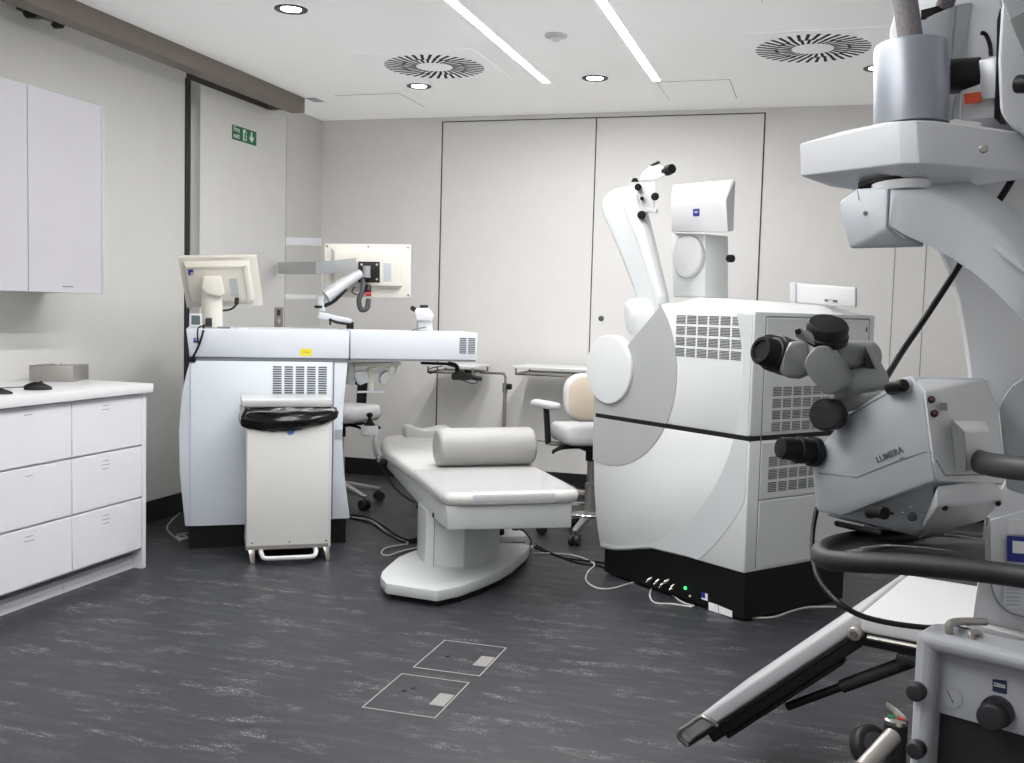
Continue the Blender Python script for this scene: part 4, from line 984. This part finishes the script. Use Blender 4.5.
# seam lines of the casing
part('seam_line', MB().tube([surf(HD, u, v, 0) for u, v in ((818, 473), (828, 474.2), (840, 475.5), (857, 477.5), (868, 473), (879, 468.5), (890, 464), (902, 459.5), (914, 455.5), (925, 452), (931, 452), (937, 462), (945, 475.5), (965, 475), (985, 474.5))], .0011, 6, 1), 'gap', t)
part('seam_line', MB().tube([surf(HD, u, v, 0) for u, v in ((850, 416), (861, 409), (872, 402), (884, 395.5), (895, 389))], .0011, 6, 1), 'gap', t)
cl = surf(HD, 889.5, 455, .001)
ex = surf(HD, 900, 450.5)-surf(HD, 879, 459.5); ey = surf(HD, 889.5, 448)-surf(HD, 889.5, 461)
part('lettering', text_mesh('LUMERA', .0145, basis(cl, ex, ey)), 'slot', t)
part('lettering', text_mesh('700', .006, basis(surf(HD, 901.5, 458.5, .001), ex, ey)), 'scoped', t)
# controls
part('joystick', MB().tube(A((870, 512.5, 1.70), (877, 511.5, 1.68), (885, 513.5, 1.66)), .0105, 12, 3), 'black', t)
part('small_button', MB().ball(at(892, 513.5, 1.682), .0028), 'black', t)
part('round_button', MB().rcyl(at(912.5, 516.5, 1.655), at(912, 516.5, 1.635), .0078), 'knob', t)
for u, v in ((911, 507.5), (902.5, 513), (921.5, 516)): part('small_button', MB().ball(at(u, v, 1.652), .0018), 'scoped', t)
for u, v in ((946, 507.5), (999, 503)): part('screw', MB().rcyl(at(u, v, 1.635 if u < 960 else 1.69), at(u-1, v+1, 1.62 if u < 960 else 1.675), .004), 'black', t)
for u, v in ((931.5, 399.5), (934.5, 413.5)):
    s_ = part('socket', MB().rcyl(at(u, v, 1.605), at(u, v, 1.588), .0058), 'black', t)
    part('socket_cap', MB().ball(at(u+.8, v, 1.588), .0032), 'dred', s_)
part('label', MB().prism(A((940, 402.5, 1.604), (947.5, 403, 1.609), (947.5, 410.5, 1.609), (940, 410.5, 1.604)), -fw*.003), 'scoped', t)
part('wedge_cover', MB().hull(A((951.5, 421, 1.605), (963.5, 433, 1.60), (966.5, 471, 1.60), (957, 474, 1.605), (990, 431, 1.64), (993, 471, 1.645), (985, 420, 1.66), (975, 474, 1.70), (955, 430, 1.68))).bevel(.002), 'scopel', t)
part('wedge_shade', MB().prism(A((951, 420, 1.589), (963.5, 432.5, 1.586), (966.5, 471.5, 1.586), (956.5, 474.5, 1.589)), fw*.01), 'scoped', t)  # darker sheet over the left facet, its shade put into colour
part('light_guide', MB().tube(A((975, 459.5, 1.645), (984, 463, 1.60), (1000, 466, 1.56), (1024, 468.5, 1.52), (1060, 470, 1.48)), .0185, 16, 5), 'hose', t)
part('guide_collar', MB().rcyl(at(978.5, 459, 1.64), at(972.5, 458.5, 1.66), .0215), 'black', t)
part('side_lever', MB().rcyl(at(889, 389, 1.655), at(905, 385, 1.61), .0105, .006), 'black', t)
part('lever_base', MB().cyl(at(903, 386, 1.63), at(911, 384, 1.63), .0125), 'scope', t)
part('focus_knob', MB().rcyl(at(833, 414, 1.76), at(824.5, 415, 1.71), .0272, .006, 36), 'knob', t)
part('front_ocular', MB().lathe(at(816, 452, 1.79), at(773, 447, 1.76)-at(816, 452, 1.79), [(.026, 0), (.026, .012), (.022, .013), (.022, .028), (.0235, .029), (.0235, .040), (.0205, .041), (.019, .070), (.0175, .074), (.012, .075)], 24), 'black', t)
# --- binocular tube
part('tube_base', MB().hull(A((838, 416, 1.74), (884, 399, 1.70), (884, 390, 1.70), (838, 396, 1.74), (850, 412, 1.86), (890, 390, 1.84), (840, 398, 1.86), (878, 386, 1.84))).bevel(.006), 'scoped', t)
ft = part('lower_tube', MB().rcyl(at(838, 387.5, 1.74), at(882, 379.5, 1.76), .0265, .008), 'scoped', t)
part('upper_tube', MB().rcyl(at(828, 357, 1.76), at(872, 357, 1.80), .0285, .008), 'scoped', t)
part('end_plate', MB().hull(A((864, 345, 1.74), (872, 350, 1.74), (886, 372, 1.74), (884, 385, 1.74), (879, 395, 1.74), (866, 393, 1.74), (864, 345, 1.86), (886, 372, 1.86), (879, 395, 1.86))).bevel(.006), 'black_soft', t)
part('end_cover', MB().hull(A((866, 345, 1.735), (876, 352, 1.735), (886, 372, 1.735), (887, 380, 1.735), (883, 388, 1.735), (878, 374, 1.735), (866, 348, 1.735), (866, 345, 1.86), (886, 372, 1.86), (883, 388, 1.86))).bevel(.004), 'scoped', t)
hk = [(803, 366), (806, 356), (815, 346), (823, 346), (836, 362), (843, 378), (842, 388), (829, 396), (822, 393), (807, 375)]
part('swing_link', MB().prism(A(*[(u, v, 1.665) for u, v in hk]), fw*.06).bevel(.014, 3), 'scoped', t)
tb = MB().loft([A((779, 372, 1.685), (784, 353, 1.685), (790, 341, 1.69), (808, 341, 1.69), (812, 374, 1.69), (800, 379, 1.69), (786, 378, 1.685)), A((779, 372, 1.80), (784, 353, 1.80), (790, 341, 1.81), (808, 343, 1.83), (812, 374, 1.83), (800, 379, 1.81), (786, 378, 1.80))])
part('tube_housing', tb.bevel(.014, 3), 'scoped', t)
for k, (du, dv, dd) in enumerate(((0, 0, 0), (5, -2.5, .065))):
    a = at(782+du, 357.5+dv, 1.725+dd); b_ = at(760+du, 349.5+dv, 1.70+dd)
    L_ = (b_-a).length
    part('eyepiece', MB().lathe(a, b_-a, [(.029, -.01), (.029, L_*.25), (.0295, L_*.27), (.0285, L_*.50), (.0255, L_*.53), (.0245, L_*.66), (.0255, L_*.68), (.024, L_*.94), (.022, L_), (.017, L_*1.0), (.015, L_*.93), (.001, L_*.92)]), 'black', t)
part('bracket', MB().hull(A((795, 337, 1.70), (796, 329, 1.70), (800, 327, 1.70), (806, 331, 1.70), (826, 340, 1.70), (820, 348, 1.70), (812, 344, 1.70), (796, 337, 1.82), (800, 327, 1.82), (824, 340, 1.82))).bevel(.003), 'scoped', t)
part('bracket_pin', MB().cyl(at(798, 331.5, 1.705), at(798, 331.5, 1.69), .005), 'black', t)
kc = at(826.5, 333, 1.72); kx = (at(806, 331, 1.72)-at(847, 333, 1.72)).normalized()
kup = (at(829, 318, 1.70)-at(825, 338, 1.72)).normalized()
part('interpupillary_knob', MB().lathe(kc-kup*.012, kup, [(.037, 0), (.037, .010), (.0345, .012), (.0345, .026), (.031, .031), (.002, .033)], 36), 'black', t)
# --- coupling, beam, cylinder
part('carrier_beam', MB().hull(A((800, 144, 1.80), (801, 176, 1.80), (846, 164, 1.72), (843, 131, 1.74), (884, 122.5, 1.655), (898, 121.3, 1.628), (901, 163.5, 1.628), (916, 120.3, 1.612), (920, 163.5, 1.610), (936, 121, 1.618), (941, 164.3, 1.616), (1046, 137, 1.72), (1046, 174, 1.72), (832, 187, 1.84), (862, 191, 1.76), (936, 190.5, 1.68), (985, 184, 1.70), (1046, 176, 1.76), (822, 144, 1.98), (825, 176, 1.98), (950, 130, 2.0), (960, 170, 2.0), (1070, 140, 1.95), (1070, 170, 1.95))).bevel(.036, 5, 18), 'scopew', t, sharp=50)
part('seam_line', MB().tube(A((844.5, 134, 1.793), (844.5, 150, 1.79), (843.5, 166, 1.79), (848, 175, 1.80)), .0008, 6, 1), 'gap', t)
sc_ = part('beam_screw', MB().rcyl(at(984, 149, 1.47), at(983.5, 149, 1.455), .006), 'steel', t)
pc0, pc1 = at(911, 127, 1.76), at(911.5, 46, 1.76)
part('column_cylinder', MB().lathe(pc0, pc1-pc0, [(.0615, 0), (.0615, (pc1-pc0).length*.97), (.060, (pc1-pc0).length), (.04, (pc1-pc0).length*1.005), (.001, (pc1-pc0).length*1.005)], 48), 'scopea', t)
part('braided_hose', MB().tube(A((911.5, 46, 1.75), (908, 20, 1.76), (902, -20, 1.78), (897, -60, 1.80)), .0205, 16, 4), 'braid', t)
part('braided_hose', MB().tube(A((938, 32, 1.92), (944, 8, 1.90), (952, -20, 1.86), (956, -60, 1.86)), .016, 14, 4), 'braid', t)
part('swivel_flange', MB().cyl(at(902, 184, 1.69), at(902, 192.5, 1.69), .048, .046, 40), 'scopel', t)
part('flange_gap', MB().cyl(at(889, 182, 1.72), at(889, 186.5, 1.72), .050, None, 40), 'black', t)
part('yaw_bracket', MB().hull(A((839, 202, 1.72), (857, 188.5, 1.70), (887, 187, 1.66), (892, 188, 1.66), (887, 228, 1.645), (925, 247, 1.635), (850, 248.5, 1.685), (845, 205, 1.84), (856, 246, 1.84), (900, 192, 1.80), (920, 246, 1.80))).bevel(.005, 2), 'scope', t)
part('seam_line', MB().tube(A((857.5, 190, 1.692), (862, 220, 1.694), (866, 248, 1.70)), .0007, 6, 1), 'gap', t)
part('bracket_screw', MB().rcyl(at(865, 213, 1.69), at(865, 213, 1.675), .0035), 'scoped', t)
# curved arm sweeping down to the right
up_ = [(890, 187), (915, 191), (940, 197), (960, 206), (985, 221), (1005, 238), (1026, 261), (1050, 292)]
lo_ = [(887, 226), (905, 237), (928, 247), (950, 259), (972, 274), (992, 291), (1010, 309), (1034, 336)]
dd = [1.645, 1.63, 1.615, 1.60, 1.58, 1.56, 1.54, 1.52]
rings = []
for (u, v), (u2, v2), d_ in zip(up_, lo_, dd):
    n_ = fw*.09+V3((0, 0, .045))
    a, b_ = at(u, v, d_+.012), at(u2, v2, d_)
    rings.append([a, b_, b_+n_, a+n_+V3((0, 0, .004))])
part('curved_arm', MB().loft(rings).bevel(.006, 2, 40), 'scope', t, sharp=30)
part('arm_gap', MB().tube(A((889, 189, 1.64), (888, 208, 1.64), (887, 226.5, 1.642), (897, 233, 1.632), (906, 238.5, 1.622)), .0022, 6, 1), 'gap', t)
part('arm_inlay', MB().hull(A((990, 246, 1.553), (995, 243, 1.549), (1016, 259, 1.536), (1032, 278, 1.53), (1000, 250, 1.549), (993, 249, 1.553))+[p+fw*.006 for p in A((990, 246, 1.553), (1032, 278, 1.53), (995, 243, 1.549))]), 'scopel', t)
# pale rear arm (back side of the C-shaped arm)
rear = [(925, 176), (927, 215), (934, 246), (946, 274), (955, 302), (961, 335), (966, 372), (968, 410), (1060, 420), (1075, 300), (1060, 170)]
part('rear_arm', MB().prism(A(*[(u, v, 1.95) for u, v in rear]), fw*.12).bevel(.02, 3), 'rear', t)
part('arm_foot', MB().prism(A(*[(u, v, 1.80) for u, v in ((999, 410), (1003, 397), (1011, 386), (1024, 377), (1060, 370), (1060, 505), (1006, 490), (1003, 450))]), fw*.10).bevel(.006, 2), 'scope', t)
# --- suspension head at the top
part('rear_housing', MB().hull(A((888, 110, 1.95), (890, 28, 1.95), (896, 9, 1.95), (921, 7, 1.95), (946, 3, 1.95), (990, -12, 1.90), (1003, 5, 1.86), (1000, 125, 1.86), (895, 60, 2.2), (940, -10, 2.2), (1000, -20, 2.2), (1000, 120, 2.2))).bevel(.008), 'scopew', t)
part('grey_cover', MB().hull(A((921, 20, 1.88), (951, 16, 1.88), (956, 5, 1.88), (972, 2, 1.88), (964, 62, 1.88), (950, 120, 1.88), (925, 120, 1.88), (921, 20, 1.94), (972, 2, 1.94), (955, 120, 1.94))).bevel(.003), 'scope', t)
part('cover_slot', MB().hull(A((921, 10, 1.89), (946, 7, 1.89), (950, 3, 1.89), (949, 17, 1.88), (921, 20, 1.88), (921, 10, 1.93), (949, 6, 1.93))), 'black', t)
part('seam_line', MB().tube(A((955.5, 6, 1.872), (951, 58, 1.872)), .0022, 6, 1), 'gap', t)
part('hinge_cylinder', MB().cyl(at(946, 77, 1.80), at(980, 75, 1.78), .030, None, 32), 'black', t)
part('white_block', MB().hull(A((960, 91, 1.77), (992, 80, 1.745), (997, 118, 1.745), (960, 121, 1.77), (960, 95, 1.9), (997, 118, 1.9), (992, 80, 1.9))).bevel(.004), 'scopel', t)
part('clamp_plate', MB().hull(A((979, 60, 1.74), (997, 56, 1.72), (996, 98, 1.72), (983, 100, 1.74), (979, 60, 1.80), (997, 56, 1.80), (996, 98, 1.80), (983, 100, 1.80))).bevel(.003), 'silver', t)
part('orange_sticker', MB().prism(A((964, 94, 1.745), (980, 91.5, 1.74), (980.5, 101.5, 1.74), (964.5, 104, 1.745)), fw*.008), 'orange', t)
part('rating_label', MB().prism(A((970, 106, 1.775), (981, 103, 1.765), (981, 109, 1.765), (970, 112, 1.775)), fw*.02), 'tape', t)
part('bearing_ring', MB().tube(A((981, 32.5, 1.85), (986, 35, 1.85), (990, 45, 1.85), (991, 56, 1.85)), .004, 8), 'black', t)
part('suspension_arm', MB().prism(A(*[(u, v, 1.66) for u, v in ((1000, 8), (1008, -20), (1060, -20), (1060, 150), (1024, 135), (1012, 128), (999, 113), (997, 60))]), fw*.12).bevel(.012, 3), 'scopew', t)
part('arm_shadow_gap', MB().prism(A(*[(u, v, 1.72) for u, v in ((997, 20), (1000, 8), (1003, 60), (1000, 120), (994, 118), (996, 70))]), fw*.1), 'black', t)
part('arm_fork', MB().prism(A(*[(u, v, 1.60) for u, v in ((996, -14), (1060, -20), (1060, 90), (1024, 57), (1010, 22))]), fw*.04).bevel(.006), 'scope', t)
part('arm_fork_edge', MB().prism(A(*[(u, v, 1.595) for u, v in ((1009, 19), (1030, 8), (1060, 90), (1025, 56))]), fw*.03).bevel(.003), 'scoped', t)
part('lock_knob', MB().rcyl(at(1016, 84, 1.62), at(1032, 84, 1.60), .0145), 'black', t)
part('joint_cover', MB().hull(A((984, 118, 1.78), (990, 115, 1.78), (1003, 116, 1.76), (1012, 124, 1.76), (1018, 132, 1.76), (980, 126, 1.80), (990, 118, 1.88), (1010, 124, 1.88), (985, 126, 1.88))).bevel(.004), 'scopew', t)
# --- stand column
part('stand_column', MB().hull(A((986, 517, 1.98), (1010, 470, 1.98), (1065, 470, 1.98), (1068, 640, 1.98), (970, 634, 1.98), (976, 600, 1.98), (1000, 517, 2.16), (1062, 480, 2.16), (1066, 640, 2.16), (985, 634, 2.16))).bevel(.008, 2), 'scopel', t)
part('column_cover', MB().prism(A(*[(u, v, 1.972) for u, v in ((989, 520), (1065, 500), (1065, 622), (1024, 620), (1006, 612), (996, 600), (991, 585))]), fw*.01).bevel(.003), 'scopel', t)
part('seam_line', MB().tube(A((990.5, 570, 1.968), (992, 588, 1.968), (998, 602, 1.968), (1009, 612, 1.968), (1028, 618, 1.968)), .0013, 6), 'gap', t)
part('steel_rail', MB().prism(A(*[(u, v, 1.95) for u, v in ((983.5, 527), (989, 527), (988, 580), (978, 580))]), fw*.02), 'steel_matt', t)
part('rail_pin', MB().cyl(at(987, 527, 1.96), at(987.5, 517, 1.96), .005), 'steel', t)
lb_ = part('blue_label', MB().prism(A((1007, 536, 1.965), (1060, 540, 1.955), (1060, 566, 1.955), (1007, 561, 1.965)), fw*.004), 'blue', t)
part('label_field', MB().prism(A((1012.5, 541, 1.961), (1060, 545, 1.951), (1060, 556, 1.951), (1012.5, 553, 1.961)), fw*.003), 'paper', lb_)
part('notice_sheet', MB().prism(A((1008, 519, 1.966), (1060, 522, 1.956), (1060, 537, 1.956), (1008, 534, 1.966)), fw*.003), 'paper', t)
mb = MB()
pl_ = part('notice_sheet', MB().prism(A((1003.5, 584, 1.966), (1060, 588, 1.957), (1060, 612, 1.957), (1003.5, 607, 1.966)), fw*.002), 'scopew', t)
for k in range(5): part('text_line', MB().prism(A((1006, 588+4*k, 1.964), (1020, 589+4*k, 1.962), (1020, 590.2+4*k, 1.962), (1006, 589.2+4*k, 1.964)), fw*.002), 'tape', pl_)
part('column_step', MB().hull(A((966, 622, 1.93), (1065, 648, 1.80), (1065, 662, 1.80), (965, 636, 1.93), (975, 620, 2.2), (1065, 632, 2.2), (975, 640, 2.2))).bevel(.004), 'scopel', t)
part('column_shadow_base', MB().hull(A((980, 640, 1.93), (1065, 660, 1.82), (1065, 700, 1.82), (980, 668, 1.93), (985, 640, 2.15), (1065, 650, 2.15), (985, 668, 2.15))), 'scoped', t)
# --- black loop handle around the stand
part('loop_handle', MB().tube(A((1010, 543, 2.06), (985, 541, 2.0), (950, 539, 1.94), (905, 537.5, 1.88), (862, 539, 1.82), (835, 544, 1.74), (821, 551, 1.66), (825, 559, 1.58), (850, 562, 1.52), (900, 564, 1.47), (960, 569, 1.42), (1010, 575, 1.38), (1070, 584, 1.32)), .0155, 18, 6), 'black_soft', t)
tr = A((858, 553, 1.70), (905, 549, 1.62), (985, 560, 1.55), (985, 540, 1.86), (930, 536, 1.90), (890, 545, 1.84))
part('handle_tray', MB().prism(tr, (0, 0, -.006)), 'black_soft', t)
part('glass_edge', MB().tube(A((860, 548, 1.74), (885, 545.5, 1.70), (925, 548, 1.66), (980, 556, 1.62)), .0016, 6), 'alu', t)
part('glass_edge', MB().tube(A((945, 534.5, 1.88), (982, 539, 1.88)), .0014, 6), 'alu', t)
part('green_insert', MB().prism(A((922, 549, 1.655), (929, 549, 1.65), (929, 553, 1.65), (922, 552.5, 1.655)), fw*.004), 'glass', t)
# --- control panel, lower right
PF = Fr(at(910.5, 700, 1.50).xy, -(ray(-640, 280)).xy)
pz = at(914, 625, 1.50).z
def pp(u, v, q=0.0): return PF.px(u, v, q)
s1, s0 = .62, .0
zt = pp(914, 630).z
wpost = (pp(935, 690)-pp(914, 690)).dot(PF.e1)
zr = pp(941, 655).z; zop = pp(940, 721).z
part('panel_post', MB().box((0, 0, .12), (wpost, .075, zt), PF).bevel(.016, 4), 'panel', t)
part('panel_top_rail', MB().box((.004, 0, zr), (s1, .075, zt), PF).bevel(.016, 4), 'panel', t)
part('panel_face', MB().box((wpost-.01, .030, zop), (s1, .06, zr+.01), PF).bevel(.002), 'panel', t)
part('dark_recess', MB().box((wpost-.01, .040, .20), (s1, .06, zop+.002), PF), 'black_soft', t)
part('stand_base', MB().box((-.02, -.02, .045), (s1, .60, .20), PF).bevel(.02, 3), 'scopel', t)
for s_, q_ in ((.03, .03), (.03, .52), (s1-.06, .03), (s1-.06, .52)): part('caster', MB().cyl(PF(s_, q_-.01, .03), PF(s_, q_+.02, .03), .03), 'black', t)
part('stand_trunk', MB().box((.16, .28, .19), (s1, .58, .80), PF).bevel(.01), 'scopel', t)
for v in (690.5, 748):
    c_ = pp(918, v, 0)
    part('bumper', MB().rcyl(c_+PF.e2*.004, c_-PF.e2*.016, .0132, .004), 'knob', t)
gc = pp(951.5, 697, .03)
gg = part('gauge', MB().lathe(gc, -PF.e2, [(.0160, 0), (.0160, .0015), (.0145, .0018), (.001, .0018)], 36), 'panel', t)
nrm = -PF.e2
mb = MB()
gv = V3((0, 0, 1))
for k in range(12):
    a = math.radians(-120+k*240/11)
    dv = PF.e1*math.sin(a)+gv*math.cos(a)
    mb.beam(gc+nrm*.002+dv*.0115, gc+nrm*.002+dv*.0145, .0010, .0008, up=nrm)
part('gauge_scale', mb, 'scoped', gg)
part('needle', MB().beam(gc+nrm*.0025+(PF.e1*-.006+gv*.0085), gc+nrm*.0025+(PF.e1*.004-gv*.0075), .0012, .0008, up=nrm), 'slot', gg)
lp_ = part('logo_plate', MB().prism([pp(u, v, .0285) for u, v in ((992.5, 679), (1006.5, 681), (1006.5, 694), (992.5, 691))], PF.e2*.004), 'navy', t)
lc = pp(999.5, 685.5, .0283)
part('lettering', text_mesh('ZEISS', .0068, basis(lc-PF.e2*.0006, PF.e1, (0, 0, 1))), 'scopew', lp_)
kc = pp(996, 713, .03)
kn = part('adjust_knob', MB().rcyl(kc, kc-PF.e2*.028, .0195, .005, 36), 'knob', t)
part('knob_back', MB().cyl(pp(998, 711, .03), pp(998, 711, .03)-PF.e2*.008, .0222, None, 36), 'knob', t)
part('face_shadow_strip', MB().hull([pp(u, v, .029) for u, v in ((945, 659), (1030, 678), (1030, 674), (945, 655))]+[pp(u, v, .05) for u, v in ((945, 659), (1030, 678))]), 'panel', t)
hh = pp(955, 648, .05)
part('panel_handle', MB().tube([pp(950, 636, .02), pp(949, 626, .02), pp(953, 622.5, .03), pp(966, 621.5, .10), pp(985, 622, .2)], .006, 10, 4), 'steel_matt', t)
part('panel_handle', MB().tube([pp(972, 641, .02), pp(971, 635, .02), pp(974, 632.5, .03), pp(979, 634, .04), pp(980, 641, .04)], .005, 10, 4), 'steel_matt', t)
# black cables of the microscope
part('cable', MB().tube(A((1020, 165, 1.86), (1007, 188, 1.86), (985, 222, 1.88), (955, 272, 1.90), (925, 318, 1.92), (905, 347, 1.90), (890, 371, 1.84), (882, 384, 1.80)), .0062, 10), 'black', t)
part('cable', MB().tube(A((817, 508, 1.86), (813, 530, 1.84), (812.5, 552, 1.80), (817, 575, 1.74), (828, 592, 1.70), (842, 605, 1.66), (862, 616, 1.64), (890, 623, 1.62), (925, 627.5, 1.60), (952, 628, 1.58), (970, 632, 1.58), (978, 642, 1.58)), .0045, 10), 'black', t)

# ================================================================== LIGHT
w = bpy.data.worlds.new('world'); sc.world = w; w.use_nodes = True
w.node_tree.nodes['Background'].inputs[0].default_value = (.9, .95, 1, 1)
w.node_tree.nodes['Background'].inputs[1].default_value = 0.05
sc.view_settings.view_transform = 'Standard'
sc.view_settings.look = 'None'
sc.view_settings.exposure = 0.98
vs = sc.view_settings                     # soft shoulder so lamps and white tops do not clip
vs.use_curve_mapping = True
cm = vs.curve_mapping
cm.white_level = (3, 3, 3)
cv_ = cm.curves[3]
TONE = [(0, 0), (.20, .20), (.45, .45), (.75, .67), (1.1, .80), (1.6, .90), (3.0, 1.0)]
cv_.points[0].location = (0, 0); cv_.points[1].location = (1, 1)
for x_, y_ in TONE[1:-1]: cv_.points.new(x_/3, y_)
cm.update()
sc.cycles.use_denoising = True
sc.cycles.max_bounces = 10
sc.cycles.diffuse_bounces = 6
